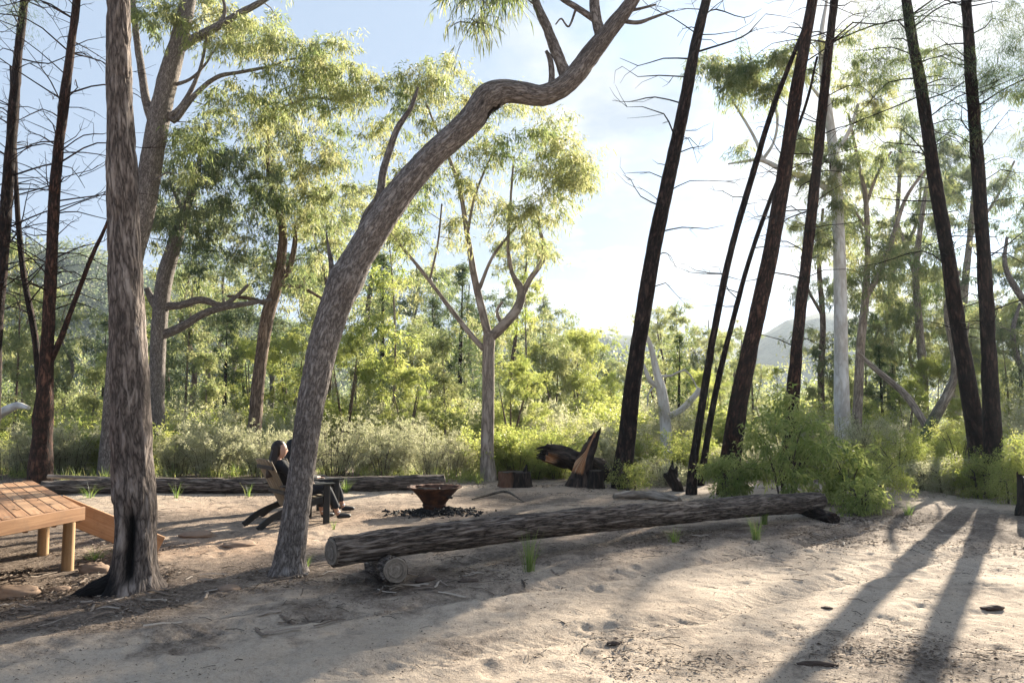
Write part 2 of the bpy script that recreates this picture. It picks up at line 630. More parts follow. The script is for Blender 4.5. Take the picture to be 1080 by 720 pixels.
BARK = {
    "grey": bark_mat("grey_furrowed_bark", (.055, .044, .039), (.185, .150, .130), (.36, .31, .275), 26, 3.2, .9, .025, (.012, .011, .011)),
    "lean": bark_mat("stringy_bark", (.085, .072, .065), (.215, .188, .172), (.36, .325, .30), 34, 8.5, .8, .018, (.014, .012, .011)),
    "brown": bark_mat("brown_bark", (.06, .042, .032), (.19, .135, .10), (.33, .26, .205), 18, 2.5, .6, .02, (.014, .012, .011)),
    "burnt": bark_mat("burnt_pine_bark", (.008, .006, .006), (.028, .018, .015), (.085, .052, .040), 20, 3.5, .8, .025, (.008, .008, .008)),
    "rust": bark_mat("rusty_pine_bark", (.010, .007, .006), (.045, .023, .017), (.13, .065, .045), 20, 4.0, .8, .025, (.01, .009, .009)),
    "white": bark_mat("white_gum_bark", (.52, .48, .43), (.70, .68, .64), (.80, .79, .77), 4, 1.0, .1, .01),
    "pale": bark_mat("pale_gum_bark", (.16, .13, .105), (.33, .275, .225), (.47, .41, .35), 9, 1.6, .3, .01),
    "mossy": bark_mat("mossy_bark", (.12, .10, .08), (.28, .24, .19), (.42, .38, .32), 9, 2, .4, .015, None, (.06, .11, .02)),
    "log": bark_mat("log_bark", (.03, .024, .021), (.15, .122, .104), (.33, .285, .25), 24, 2.4, 1.0, .03, (.012, .011, .011)),
    "twig": bark_mat("twig_bark", (.05, .04, .033), (.12, .10, .08), (.22, .185, .15), 30, 6, .2, .004),
}


def wood_mat(name, c0, c1, c2, sx=40, sz=2.0, rough=.7):
    m, n, out = new_mat(name)
    bk = attr(n, "bk", True)
    v = attr(n, "var")
    a = noise(n, scaled(n, bk, (sx, sx, sz)), 1.0, 5, .6, .5)
    b = noise(n, scaled(n, bk, (3, 3, 1.5)), 1.0, 3, .6)
    f = mth(n, 'ADD', mth(n, 'MULTIPLY_ADD', a, .7, mth(n, 'MULTIPLY', b, .3)), mth(n, 'MULTIPLY_ADD', v, .3, -.15))
    col = ramp(n, f, [(.3, c0), (.5, c1), (.7, c2)])
    geo = n.nodes.new('ShaderNodeNewGeometry')
    sc_ = noise(n, geo.outputs['Position'], 5.0, 6, .7)
    col = mixc(n, mth(n, 'MULTIPLY_ADD', sc_, 3.0, -1.55, clamp=True), col, tuple(x * .55 + .02 for x in c1))
    principled(n, out, col, rough, .3, a, .25, .004)
    return m


M_DECK = wood_mat("treated_pine", (.22, .108, .052), (.36, .195, .098), (.47, .285, .16), 35, 1.5, .7)
M_POST = wood_mat("treated_post", (.26, .15, .07), (.38, .24, .12), (.46, .31, .17), 30, 1.2, .65)
M_SLAT = wood_mat("weathered_slat", (.14, .11, .075), (.22, .18, .125), (.31, .26, .19), 40, 2, .7)
M_BLACKWOOD = wood_mat("black_painted_wood", (.010, .010, .011), (.016, .016, .017), (.03, .03, .03), 40, 2, .5)
M_SPLIT = wood_mat("split_heartwood", (.14, .05, .02), (.38, .17, .07), (.55, .36, .20), 28, 1.0, .75)


def cut_mat():
    m, n, out = new_mat("sawn_end_grain")
    bk = attr(n, "bk", True)
    sp = n.nodes.new("ShaderNodeSeparateXYZ")
    n.links.new(bk, sp.inputs[0])
    wob = noise(n, bk, 14, 3, .6)
    rings = mth(n, 'SINE', mth(n, 'MULTIPLY', mth(n, 'MULTIPLY_ADD', wob, .02, sp.outputs[0]), 520.0))
    crk = noise(n, scaled(n, bk, (3, 3, 420)), 1.0, 2, .5)
    st = noise(n, bk, 40, 4, .6)
    f = mth(n, 'MULTIPLY_ADD', rings, .035, mth(n, 'MULTIPLY', st, .9))
    col = ramp(n, f, [(.28, (.09, .075, .06)), (.48, (.20, .168, .138)), (.66, (.32, .275, .23))])
    ck = mth(n, 'GREATER_THAN', crk, .66)
    col = mixc(n, mth(n, 'MULTIPLY', ck, .85), col, (.03, .025, .02))
    principled(n, out, col, .9, .15, f, .4, .004)
    return m


M_CUT = cut_mat()


def simple_mat(name, col, rough=.8, var=.25, sc=20.0, spec=.3, bump=.1):
    m, n, out = new_mat(name)
    tcn = n.nodes.new("ShaderNodeTexCoord")
    a = noise(n, tcn.outputs["Object"], sc, 4, .6)
    c = mixc(n, a, tuple(x * (1 - var) for x in col), tuple(x * (1 + var) for x in col))
    principled(n, out, c, rough, spec, a, bump, .004)
    return m


M_SKIN = simple_mat("skin", (.42, .25, .18), .5, .06, 30)
M_HAIR = simple_mat("dark_brown_hair", (.022, .013, .009), .45, .5, 60)
M_HAIR2 = simple_mat("black_hair", (.010, .008, .007), .42, .5, 60)
M_DENIM = simple_mat("dark_trousers", (.018, .020, .027), .85, .3, 60)
M_TOP = simple_mat("black_top", (.014, .014, .016), .9, .3, 50)
M_TOP2 = simple_mat("dark_grey_top", (.04, .04, .045), .9, .3, 50)
M_SHOE = simple_mat("black_shoe", (.015, .015, .018), .5, .3, 40)
M_SOCK = simple_mat("white_sock", (.7, .7, .72), .9, .05, 60)
M_COAL = simple_mat("charcoal", (.028, .026, .026), .85, .8, 30, .3, .5)
M_STONE = simple_mat("sandstone", (.25, .175, .125), .9, .3, 9, .2, .5)
M_SCREW = simple_mat("dull_screw", (.12, .115, .11), .5, .2, 30)
M_BARKCHIP = simple_mat("bark_chip", (.07, .05, .04), .9, .4, 20, .2, .4)


def rust_mat():
    m, n, out = new_mat("rusty_steel")
    tcn = n.nodes.new("ShaderNodeTexCoord")
    a = noise(n, tcn.outputs["Object"], 9, 6, .65)
    b = noise(n, tcn.outputs["Object"], 60, 3, .6)
    col = ramp(n, a, [(.3, (.018, .010, .008)), (.5, (.06, .026, .016)), (.7, (.13, .058, .032))])
    principled(n, out, col, .85, .3, b, .3, .004)
    return m


M_RUST = rust_mat()


def ground_mat():
    m, n, out = new_mat("sandy_ground")
    geo = n.nodes.new("ShaderNodeNewGeometry")
    pos = geo.outputs["Position"]
    litter = attr(n, "var")      # how much humus and leaf dust lies on the sand here
    org = attr(n, "aux")         # orange clay showing through
    f1 = noise(n, pos, .55, 5, .6)
    f2 = noise(n, pos, 7.0, 6, .68)
    f3 = noise(n, pos, 60.0, 4, .7)
    f5 = noise(n, pos, 2.3, 9, .72, .6)
    f6 = noise(n, pos, 24.0, 5, .7, .3)
    f4 = noise(n, pos, 260.0, 2, .6)
    sand = ramp(n, f1, [(.3, (.355, .285, .222)), (.5, (.42, .345, .272)), (.72, (.47, .39, .315))])
    sand = mixc(n, mth(n, 'MULTIPLY', org, mth(n, 'MULTIPLY_ADD', f2, 1.4, -.2, clamp=True)), sand, (.40, .235, .135))
    hum = ramp(n, f3, [(.32, (.075, .058, .047)), (.5, (.17, .135, .11)), (.68, (.30, .245, .20))])
    lf = mth(n, 'MULTIPLY_ADD', litter, 1.5, mth(n, 'MULTIPLY_ADD', f2, 2.6, -1.65), clamp=True)
    col = mixc(n, mth(n, 'MULTIPLY', lf, .85), sand, hum)
    # patches of trodden-in leaf dust, thickest where the litter gathers
    dp = mth(n, 'MULTIPLY_ADD', f5, 5.5, mth(n, 'MULTIPLY_ADD', litter, 1.9, -3.3), clamp=True)
    dust = ramp(n, f6, [(.34, (.055, .042, .034)), (.52, (.145, .112, .09)), (.68, (.26, .21, .17))])
    col = mixc(n, mth(n, 'MULTIPLY', dp, .8), col, dust)
    sp6 = ramp(n, f6, [(.30, (.70, .68, .66)), (.5, (1, 1, 1)), (.72, (1.12, 1.11, 1.1))])
    col = mixc(n, .6, col, sp6, 'MULTIPLY')
    gr = ramp(n, f3, [(.25, (.62, .60, .58)), (.5, (1, 1, 1)), (.75, (1.15, 1.14, 1.12))])
    col = mixc(n, .55, col, gr, 'MULTIPLY')
    gr4 = ramp(n, f4, [(.3, (.72, .71, .70)), (.6, (1.08, 1.08, 1.08))])
    col = mixc(n, .5, col, gr4, 'MULTIPLY')
    h = mth(n, 'ADD', mth(n, 'MULTIPLY', f2, 1.0), mth(n, 'MULTIPLY_ADD', f3, .4, mth(n, 'MULTIPLY_ADD', f6, .6, mth(n, 'MULTIPLY', f4, .08))))
    principled(n, out, col, .95, .1, h, .75, .028)
    return m


def hill_mat(name, a, b, c):
    m, n, out = new_mat(name)
    geo = n.nodes.new("ShaderNodeNewGeometry")
    f = noise(n, geo.outputs["Position"], .09, 7, .68)
    g = noise(n, geo.outputs["Position"], .012, 3, .5)
    col = ramp(n, f, [(.35, a), (.5, b), (.66, c)])
    col = mixc(n, mth(n, 'MULTIPLY', g, .4), col, b)
    principled(n, out, col, .95, .1, f, .8, 3.0)
    return m


M_GROUND = ground_mat()
M_HILL = hill_mat("forested_slope", (.016, .030, .015), (.034, .052, .024), (.058, .075, .034))


def GP(px, py, lift=0.0):
    """point of the ground seen at photo pixel (px, py)"""
    p = P(px, py, GD(py))
    for _ in range(8):
        z = float(gh(p[0], p[1]))
        u = (IH / 2 - py) / FL
        k = (z - EYE) / (ST + u * CT)
        p = np.array([(px - IW / 2) / FL * k, (CT - u * ST) * k, z])
    p[2] += lift
    return p


def seg_dist(x, y, pts):
    best = np.full(x.shape, 1e9)
    for a, b in zip(pts[:-1], pts[1:]):
        ab = b - a
        t = np.clip(((x - a[0]) * ab[0] + (y - a[1]) * ab[1]) / (ab @ ab), 0, 1)
        best = np.minimum(best, np.hypot(x - a[0] - t * ab[0], y - a[1] - t * ab[1]))
    return best


# ------------------------------------------------------------------ ground
def make_ground():
    def axis(lo, hi, step, far, n):
        core = np.arange(lo, hi + 1e-6, step)
        k = (np.arange(1, n + 1) / n)
        up = hi + (far - hi) * k ** 3.2 + step * np.arange(1, n + 1)
        dn = lo - ((far + lo) * k ** 3.2 + step * np.arange(1, n + 1))
        return np.concatenate([dn[::-1], core, up])
    xs = axis(-9.0, 9.0, 0.035, 2600.0, 60)
    ys = axis(3.8, 14.0, 0.028, 2600.0, 60)
    X, Y = np.meshgrid(xs, ys)
    Z = gh(X, Y)
    near = sstep(60, 20, np.hypot(X, Y))
    Z = Z + (n2(X, Y, .55, 3, 5.5) - .5) * .11 * near
    m = (X > -9.5) & (X < 9.5) & (Y > 3) & (Y < 16)
    x, y = X[m], Y[m]
    rough = n2(x, y, .35, 2, 9.9)
    z = (n2(x, y, 2.6, 3, 1.2) - .5) * .035 + (n2(x, y, 8.5, 2, 2.2) - .5) * .020 * (0.4 + rough) + (n2(x, y, 22, 2, 7.2) - .5) * .014
    # wheel ruts that swing from the near left to the track on the right
    path = [GP(60, 716)[:2], GP(380, 672)[:2], GP(640, 632)[:2], GP(850, 592)[:2], GP(1030, 556)[:2], np.array([13.0, 19.5])]
    dd = seg_dist(x, y, path)
    wob = (n2(x, y, .6, 2, 4.4) - .5) * .35
    for off in (0.72,):
        e = np.abs(dd + wob - off)
        z -= .045 * np.exp(-(e / .14) ** 2) * (.55 + .6 * rough)
        z += .020 * np.exp(-((e - .24) / .08) ** 2)
        z += .010 * np.sin(y * 60 + x * 25) * np.exp(-(e / .12) ** 2)
    # scuffs and footprints pressed in the sand
    r = rng_for("prints")
    for k in range(620):
        cx, cy = r.uniform(-5, 8.5), r.uniform(4.0, 11.0)
        a = r.uniform(0, np.pi)
        l, w = r.uniform(.07, .15), r.uniform(.04, .07)
        dpt = r.uniform(.005, .018)
        sel = (np.abs(x - cx) < .4) & (np.abs(y - cy) < .4)
        ux = (x[sel] - cx) * np.cos(a) + (y[sel] - cy) * np.sin(a)
        uy = -(x[sel] - cx) * np.sin(a) + (y[sel] - cy) * np.cos(a)
        q = (ux / l) ** 2 + (uy / w) ** 2
        z[sel] += -dpt * np.exp(-q * q) + dpt * .5 * np.exp(-((np.sqrt(q) - 1.45) / .35) ** 2)
    Z[m] += z
    # humus mask: under the trees, along the logs, out on the clearing's edge; the track itself is bare sand
    L = np.zeros_like(X)
    for (px, py, rad, amt) in ((138, 618, 1.5, 1.0), (20, 600, 1.6, .9), (310, 600, 1.0, .8), (200, 600, 1.3, .55), (430, 612, 1.1, .8), (560, 585, 1.0, .6), (690, 570, .9, .6),
                              (770, 560, 1.0, .65), (880, 560, 1.2, .6), (1000, 545, 1.5, .7), (455, 541, .6, .5), (1050, 560, 1.2, .8), (90, 650, 1.1, .9), (40, 570, 1.6, .95), (215, 625, .8, .8), (200, 670, .6, .6), (330, 640, .6, .55), (330, 660, .7, .3), (560, 545, 2.0, .45), (300, 545, 2.2, .45), (150, 550, 1.6, .6), (520, 530, 2.0, .5), (960, 700, .8, .3)):
        g = GP(px, py)
        L = np.maximum(L, amt * np.exp(-((X - g[0]) ** 2 + (Y - g[1]) ** 2) / (rad * rad)))
    L = np.maximum(L, .95 * sstep(16.5, 19.5, Y))
    L = L + (n2(X, Y, .9, 4, 8.1) - .5) * .8 + .12
    O = np.zeros_like(X)
    for (px, py, rad, amt) in ((230, 580, 1.6, 1.0), (60, 600, 1.6, .6), (440, 572, 1.2, .55), (640, 565, 1.6, .7), (790, 555, 1.3, .7), (560, 525, 2.4, .6), (120, 560, 2.0, .7), (380, 545, 2.0, .75), (250, 540, 2.0, .7)):
        g = GP(px, py)
        O = np.maximum(O, amt * np.exp(-((X - g[0]) ** 2 + (Y - g[1]) ** 2) / (rad * rad)))
    ny, nx = X.shape
    i = np.arange(ny - 1)[:, None] * nx
    j = np.arange(nx - 1)[None, :]
    q = np.stack([i + j, i + j + 1, i + nx + j + 1, i + nx + j], -1).reshape(-1, 4)
    mb = MB()
    mb.add(np.stack([X, Y, Z], -1).reshape(-1, 3), q, None, None, np.clip(L, 0, 1).ravel(), np.clip(O, 0, 1).ravel())
    o = mb.build("ground", M_GROUND)
    tag(o, "pale sandy ground of the clearing with wheel ruts and footprints", None, None, "structure")
    return xs, ys, Z


GXS, GYS, GZ = make_ground()


def gz(x, y):
    """height of the finished ground mesh"""
    i = np.clip(np.searchsorted(GXS, x) - 1, 0, len(GXS) - 2)
    j = np.clip(np.searchsorted(GYS, y) - 1, 0, len(GYS) - 2)
    fx = np.clip((x - GXS[i]) / (GXS[i + 1] - GXS[i]), 0, 1)
    fy = np.clip((y - GYS[j]) / (GYS[j + 1] - GYS[j]), 0, 1)
    return (GZ[j, i] * (1 - fx) * (1 - fy) + GZ[j, i + 1] * fx * (1 - fy) + GZ[j + 1, i] * (1 - fx) * fy + GZ[j + 1, i + 1] * fx * fy)


def on_ground(px, py, lift=0.0):
    p = GP(px, py)
    p[2] = float(gz(p[0], p[1])) + lift
    return p


# ------------------------------------------------------------------ hills
def make_hill(name, label, sky_line, d, thick, seed):
    """a ridge whose skyline passes the given (px, py) points at distance d"""
    pts = np.array([P(a, b, d) for a, b in sky_line])
    xs = np.linspace(pts[0][0], pts[-1][0], 150)
    top = np.interp(xs, pts[:, 0], pts[:, 2])
    u = np.linspace(-1, 1, 60)
    X = np.repeat(xs[None], len(u), 0)
    Y = d + u[:, None] * thick + 0 * X
    prof = np.cos(u * np.pi / 2) ** 1.2
    edge = sstep(0, 0.12, (xs - xs[0]) / (xs[-1] - xs[0])) * sstep(1, 0.88, (xs - xs[0]) / (xs[-1] - xs[0]))
    Z = -14 + (top[None] * edge[None] + 14) * prof[:, None]
    Z = Z + (n2(X, Y, 0.035, 4, seed) - .5) * .18 * np.maximum(4, Z + 14)
    nx = len(xs)
    i = np.arange(len(u) - 1)[:, None] * nx
    j = np.arange(nx - 1)[None]
    q = np.stack([i + j, i + j + 1, i + nx + j + 1, i + nx + j], -1).reshape(-1, 4)
    mb = MB()
    mb.add(np.stack([X, Y, Z], -1).reshape(-1, 3), q)
    o = mb.build(name, M_HILL)
    tag(o, label, None, None, "structure")
    return X, Y, Z


HL = make_hill("hill", "forested hillside rising behind the bare pines", [(-900, 330), (-500, 290), (-250, 280), (-60, 268), (20, 276), (70, 272), (130, 288), (190, 310), (260, 335), (420, 385), (520, 420)], 330, 130, 2.0)
make_hill("hill", "long low blue ridge across the gap between the trees", [(100, 400), (300, 365), (480, 358), (560, 352), (630, 351), (700, 354), (760, 362), (820, 372), (1000, 380), (1300, 400)], 620, 160, 4.0)
make_hill("hill", "hazy blue hill behind the white gum", [(690, 410), (770, 378), (805, 352), (830, 336), (860, 330), (900, 336), (950, 322), (1020, 320), (1120, 330), (1350, 350), (1600, 400)], 560, 150, 6.0)


# ------------------------------------------------------------------ trees of the clearing
def hash_axis(r):
    return r


def bark_disp(amp, sx, sz):
    def f(bk, R, S, dv):
        p = bk * np.array([sx, sx, sz])
        a = fbm(p, 3)
        ridge = 1 - np.abs(2 * a - 1) * 2.2
        low = fbm(bk * np.array([3.0, 3.0, 1.3]) + 9, 2) - .5
        return amp * np.clip(ridge, -.6, 1) + low * amp * 2.0
    return f


SLIM = {'big grey trunk that leans': 0.70,
        'tall forking gum with fibrous': 0.62,
        'forking grey gum with one long': 0.92,
        'slim brown gum with': 0.9,
        'pale brown gum forking': 0.84,
        'dark leaning pine with bare': 0.7,
        'thin dark leaning stem': 0.66,
        'thinnest dark leaning': 0.68,
        'thick red-brown leaning': 0.74,
        'straight red-brown pine': 0.75,
        'pale pinkish gum': 0.74,
        'bone-white forked': 0.68,
        'left one of the two big': 0.74,
        'right one of the two big': 0.70,
        'tallest bare pine': 0.76,
        'black bare pine': 0.8,
        'thin bare black stem': 0.8,
        'rough furrowed trunk': 0.96,
        'mossy crooked': 0.85}
CROWN = 1.4
LIMB_DISP = bark_disp(.008, 20, 5)


def tree(name, label, d, trunk, limbs=(), blobs=(), bark="grey", leaf="gum", seg=10, step=.25, disp=None, aux=None,
         twigs=None, dz=1.6, clump=.42, per=70, L=.14, W=.030, group=None, ground=True, floor_px=None, droop=.8,
         flare=1.35, leaf_twigs=False, yshift=0.0, cat="tree", r0=.022, flat=.7, char_first=0.0, wk=1.0):
    rng = rng_for(label)
    s = d / FL
    wk = next((w for k_, w in SLIM.items() if label.startswith(k_)), wk)
    wood, sk = MB(), Skeleton()
    pts = [P(p[0], p[1], d + (p[3] if len(p) > 3 else 0)) for p in trunk]
    rad = [max(.004, p[2] * .5 * s * wk) for p in trunk]
    if ground:
        b = pts[0].copy()
        g = float(gz(b[0], b[1]))
        b[2] = g
        if pts[0][2] > g + .35:
            pts = [b] + pts
            rad = [rad[0] * 1.08] + rad
        else:
            pts[0] = b
        root = b.copy()
        pts = [b - np.array([0, 0, .25])] + pts
        rad = [rad[0] * flare] + rad
    else:
        root = pts[0].copy()
    c, r = tube(wood, pts, rad, seg, step, disp, cap1=True, aux=aux)
    sk.add(c, r)
    tc_, tr_ = c, r
    limb_aux = char_first
    for lb in limbs:
        lp = [P(p[0], p[1], d + (p[3] if len(p) > 3 else 0)) for p in lb]
        lr = [max(.003, p[2] * .5 * s * min(1.0, wk * 1.06)) for p in lb]
        # sink the start of the limb into what it grows from
        a, _ = sk.nearest(lp[0])
        if np.linalg.norm(a - lp[0]) < .6 * lr[0] * 8 + .4:
            lp = [a] + lp[1:] if np.linalg.norm(a - lp[0]) < .15 else [a] + lp
            if len(lr) < len(lp):
                lr = [lr[0]] + lr
        c, r = tube(wood, lp, lr, max(5, seg * 2 // 3), step, (LIMB_DISP if (lr[0] > .06 and disp is not None) else None), cap1=True, aux=(lambda bk, R, S, dv: np.full(R.shape, limb_aux)) if aux is not None else None)
        limb_aux = 0.0
        sk.add(c, r)
    C, CR, CV = [], [], []
    for bl in blobs:
        cx, cy, rx, ry, n = bl[:5]
        ddz = bl[5] if len(bl) > 5 else 0.0
        tone = rng.uniform(.35, .65)
        k = 0
        while k < n * CROWN:
            a = rng.uniform(-1, 1, 3)
            if a @ a > 1:
                continue
            C.append(P(cx + a[0] * rx, cy + a[1] * ry, d + ddz + a[2] * dz))
            CR.append(clump * rng.uniform(.7, 1.6))
            CV.append(np.clip(tone + rng.normal() * .2, .02, .98))
            k += 1
    root_ob = tag(empty(name, root), label, cat, group)
    if C:
        C = np.array(C)
        fl = None if floor_px is None else P(540, floor_px, d)[2]
        branch_to(wood, sk, C, rng, r0, fl)
    for (n, y0, y1, l0, l1) in (twigs or ()):
        dead_twigs(wood, tc_, tr_, rng, n, P(540, y0, d)[2], P(540, y1, d)[2], l0, l1, r0=.0145 * d / 16)
    if len(C):
        lv = MB()
        twm = wood if leaf_twigs else None
        sprays(lv, C, np.array(CR), per, rng, L * 1.2, W * .82, droop, 7, np.array(CV), flat, twm)
        lv.build("crown", LEAF[leaf], root_ob, False, root)
    wood.build("trunk", BARK[bark], root_ob, True, root)
    return root_ob, tc_, tr_


# 1 --- the rough barked tree with a charred foot, left foreground
def left_disp(bk, R, S, dv):
    p = bk * np.array([22, 22, 2.8])
    a = fbm(p, 2)
    ridge = np.clip(np.abs(2 * a - 1) * 3.2, 0, 1) ** .6 - .6
    pl = fbm(bk * np.array([30, 30, 9.0]) + 3, 2) - .5
    out = .016 * ridge + .010 * pl + (fbm(bk * np.array([4, 4, .9]), 2) - .5) * .03
    out = out + .14 * np.exp(-np.maximum(0, S - .22) / .12) * (0.35 + 1.3 * (fbm(np.stack([dv[..., 0] * 2.2, dv[..., 1] * 2.2, S * 0.6], -1) + 5, 2) - .25))
    out = out - .11 * left_hollow(S, dv)
    return out


def left_hollow(S, dv):
    h = np.zeros(S.shape)
    for (ax, ay, w, s0, s1) in ((.28, -.96, .26, .36, .98), (-.86, -.50, .30, .15, 1.0)):
        ang = dv[..., 0] * ax + dv[..., 1] * ay
        h = np.maximum(h, np.exp(-((1 - ang) / (w * w * .5))) * sstep(s0 - .1, s0 + .1, S) * sstep(s1 + .12, s1 - .15, S))
    return h


def left_aux(bk, R, S, dv):
    h = left_hollow(S, dv)
    foot = sstep(.62, .25, S) * sstep(.35, -.5, dv[..., 0]) * .95
    nz = fbm(bk * np.array([9, 9, 4.0]) + 40, 2)
    return np.clip(np.maximum(h * 1.3, foot * (0.5 + nz)), 0, 1)


tree("gum_tree", "rough furrowed trunk with a charred hollow foot, right beside the timber deck", 7.65,
     [(139, 613, 50), (140, 590, 46), (142, 540, 45), (139, 480, 43), (137, 400, 40), (133, 300, 36), (129, 200, 31), (126, 100, 26), (125, 0, 23), (124, -150, 18), (130, -330, 12), (126, -470, 8)],
     [[(136, 600, 20), (120, 614, 24, -.06), (104, 622, 22, -.12), (88, 629, 17, -.16), (74, 634, 10, -.2), (62, 640, 5, -.2)], [(126, -200, 12), (40, -330, 7), (0, -420, 4)], [(126, -260, 10), (210, -380, 6), (260, -450, 3)]],
     [(20, -420, 110, 70, 14), (250, -470, 120, 70, 14), (130, -540, 120, 60, 12)], "grey", "gum", 72, .014, left_disp, left_aux, None, 1.0, .35, 60, .12, .026, flare=1.15, char_first=.95)

# 5 --- the leaning tree that bends over the clearing
def lean_disp(bk, R, S, dv):
    p = bk * np.array([25, 25, 6.5])
    a = fbm(p, 2)
    out = .011 * (np.clip(np.abs(2 * a - 1) * 3.2, 0, 1) ** .6 - .6) + (fbm(bk * np.array([4, 4, 1.2]) + 2, 2) - .5) * .045
    out = out + .07 * np.exp(-np.maximum(0, S - .22) / .12)
    for (s0, w, am) in ((5.86, .14, .028), (3.35, .16, .025)):
        out = out + am * np.exp(-((S - s0) / w) ** 2)
    return out


def lean_aux(bk, R, S, dv):
    nz = fbm(bk * np.array([10, 10, 6.0]) + 21, 3)
    return np.clip(np.exp(-((S - 5.75) / .17) ** 2) * sstep(.45, .62, nz) * sstep(-.2, .5, dv[..., 0]) * 1.5, 0, 1)


tree("gum_tree", "big grey trunk that leans and bends far over the clearing", 8.3,
     [(305, 598, 44), (306, 585, 41), (311, 545, 38), (317, 500, 36), (323, 455, 37), (330, 415, 39), (340, 370, 42), (352, 328, 44), (367, 292, 45), (386, 258, 45), (410, 221, 43), (433, 190, 41), (456, 164, 40),
      (480, 142, 40), (499, 124, 40), (512, 106, 36), (530, 97, 33), (550, 98, 32), (570, 101, 31), (590, 94, 31), (606, 80, 31), (620, 62, 30), (634, 44, 27), (648, 26, 24), (664, 5, 21), (690, -40, 18), (725, -110, 14), (760, -200, 9)],
     [[(376, 272, 15), (380, 250, 13), (387, 227, 12), (400, 207, 12), (404, 182, 11), (411, 158, 10), (419, 136, 9), (432, 116, 7), (437, 104, 6), (441, 92, 3)],
      [(356, 316, 12), (351, 296, 10), (349, 276, 7), (345, 252, 3), (344, 243, 1)],
      [(594, 84, 19), (588, 58, 16), (577, 30, 13), (566, 4, 11), (552, -40, 9), (540, -100, 6)],
      [(578, 92, 12), (582, 78, 9), (580, 62, 8), (576, 54, 5)],
      [(634, 42, 17), (628, 15, 15), (628, -20, 12), (636, -80, 9), (640, -160, 5)],
      [(624, 22, 10), (608, 8, 9), (592, -2, 8), (570, -22, 6), (540, -50, 4)],
      [(654, 22, 7), (672, 24, 6), (688, 19, 4.5), (702, 14, 3.5), (711, 11, 2)],
      [(660, 12, 6), (676, 9, 4), (692, 5, 3)],
      [(604, 10, 4), (600, 28, 3), (592, 20, 2.5), (586, 26, 2)]],
     [(640, -230, 90, 50, 9), (780, -260, 80, 60, 9), (540, -150, 60, 45, 7), (530, -48, 44, 20, 6), (487, -14, 16, 16, 2), (520, -4, 24, 14, 3), (505, 24, 12, 14, 1)],
     "lean", "gum", 72, .014, lean_disp, lean_aux, None, .7, .36, 56, .13, .017, flare=1.2, droop=1.5, leaf_twigs=True, r0=.016)

# 2 --- tall fibrous gum behind it
tree("gum_tree", "tall forking gum with fibrous bark, standing close behind the charred-foot trunk", 18.5,
     [(114, 510, 40), (116, 490, 36), (120, 440, 34), (127, 350, 34), (139, 275, 34), (152, 220, 36), (163, 150, 36), (175, 92, 34), (190, 36, 27), (205, -30, 20), (215, -120, 14), (225, -220, 7)],
     [[(162, 138, 16), (155, 110, 13), (150, 80, 12), (144, 40, 10), (140, 0, 9), (132, -60, 6)],
      [(183, 55, 18), (205, 41, 15), (228, 29, 13), (250, 16, 11), (285, -4, 9), (330, -40, 5)],
      [(172, 128, 12), (186, 118, 9), (200, 98, 7), (212, 70, 5), (218, 40, 4)],
      [(184, 128, 9), (204, 102, 8), (228, 82, 7), (255, 76, 5), (285, 70, 4), (310, 62, 3), (345, 62, 2)],
      [(182, 90, 7), (200, 84, 5), (215, 70, 4), (228, 50, 3)], [(230, 28, 7), (237, 14, 6), (234, -6, 5), (225, -30, 3)],
      [(300, 112, 3), (330, 103, 4), (355, 106, 3), (370, 104, 2)]],
     [(215, 10, 50, 30, 16), (160, 12, 26, 22, 8), (300, 52, 55, 30, 20), (350, 62, 32, 30, 14), (262, 35, 46, 26, 14), (330, 98, 55, 22, 18), (250, 115, 55, 28, 18), (205, 165, 40, 36, 12), (150, -50, 60, 30, 10), (290, -50, 70, 40, 14), (375, 92, 20, 22, 6)],
     "lean", "gum_yellow", 24, .1, bark_disp(.012, 14, 3), None, None, 1.8, .44, 90, .125, .03)

# 3 --- second forking gum
tree("gum_tree", "forking grey gum with one long limb reaching right, left of the seated pair", 21.0,
     [(166, 480, 19), (165, 430, 17), (166, 380, 17), (169, 330, 17), (174, 292, 18), (184, 258, 16), (194, 226, 10), (206, 190, 7), (214, 150, 4)],
     [[(168, 352, 11), (180, 350, 10), (196, 342, 9), (214, 331, 8), (236, 324, 7), (262, 320, 5), (286, 316, 3)],
      [(172, 320, 10), (190, 322, 8), (212, 316, 8), (234, 322, 6), (250, 312, 4), (262, 300, 3)],
      [(168, 328, 9), (160, 316, 8), (155, 304, 6)],
      [(196, 225, 5), (185, 205, 4), (178, 190, 3)]],
     [(190, 205, 40, 36, 18), (240, 245, 42, 32, 16), (255, 190, 48, 36, 20), (165, 235, 24, 26, 8), (215, 160, 45, 25, 14), (215, 270, 30, 20, 6)],
     "lean", "gum_dark", 18, .15, bark_disp(.01, 14, 3), None, None, 1.7, .44, 95, .13, .032)

# 4 --- brown gum right of it
tree("gum_tree", "slim brown gum with a kinked trunk, behind the seated pair", 22.0,
     [(267, 482, 17), (270, 430, 15), (275, 380, 14), (283, 330, 15), (292, 301, 13), (297, 270, 11), (298, 240, 9), (289, 205, 7), (282, 170, 5), (284, 130, 3)],
     [[(293, 302, 8), (303, 288, 6), (310, 264, 6), (312, 236, 4)], [(294, 300, 5), (315, 302, 4), (335, 312, 3), (352, 322, 2)], [(283, 325, 5), (265, 315, 4), (240, 312, 3)]],
     [(300, 145, 50, 30, 18), (330, 190, 45, 34, 18), (290, 200, 36, 30, 12), (345, 245, 32, 34, 12), (320, 235, 30, 34, 8), (360, 150, 30, 26, 8), (300, 278, 45, 20, 6)],
     "brown", "gum", 16, .15, bark_disp(.01, 14, 3), None, None, 1.7, .44, 95, .13, .032)

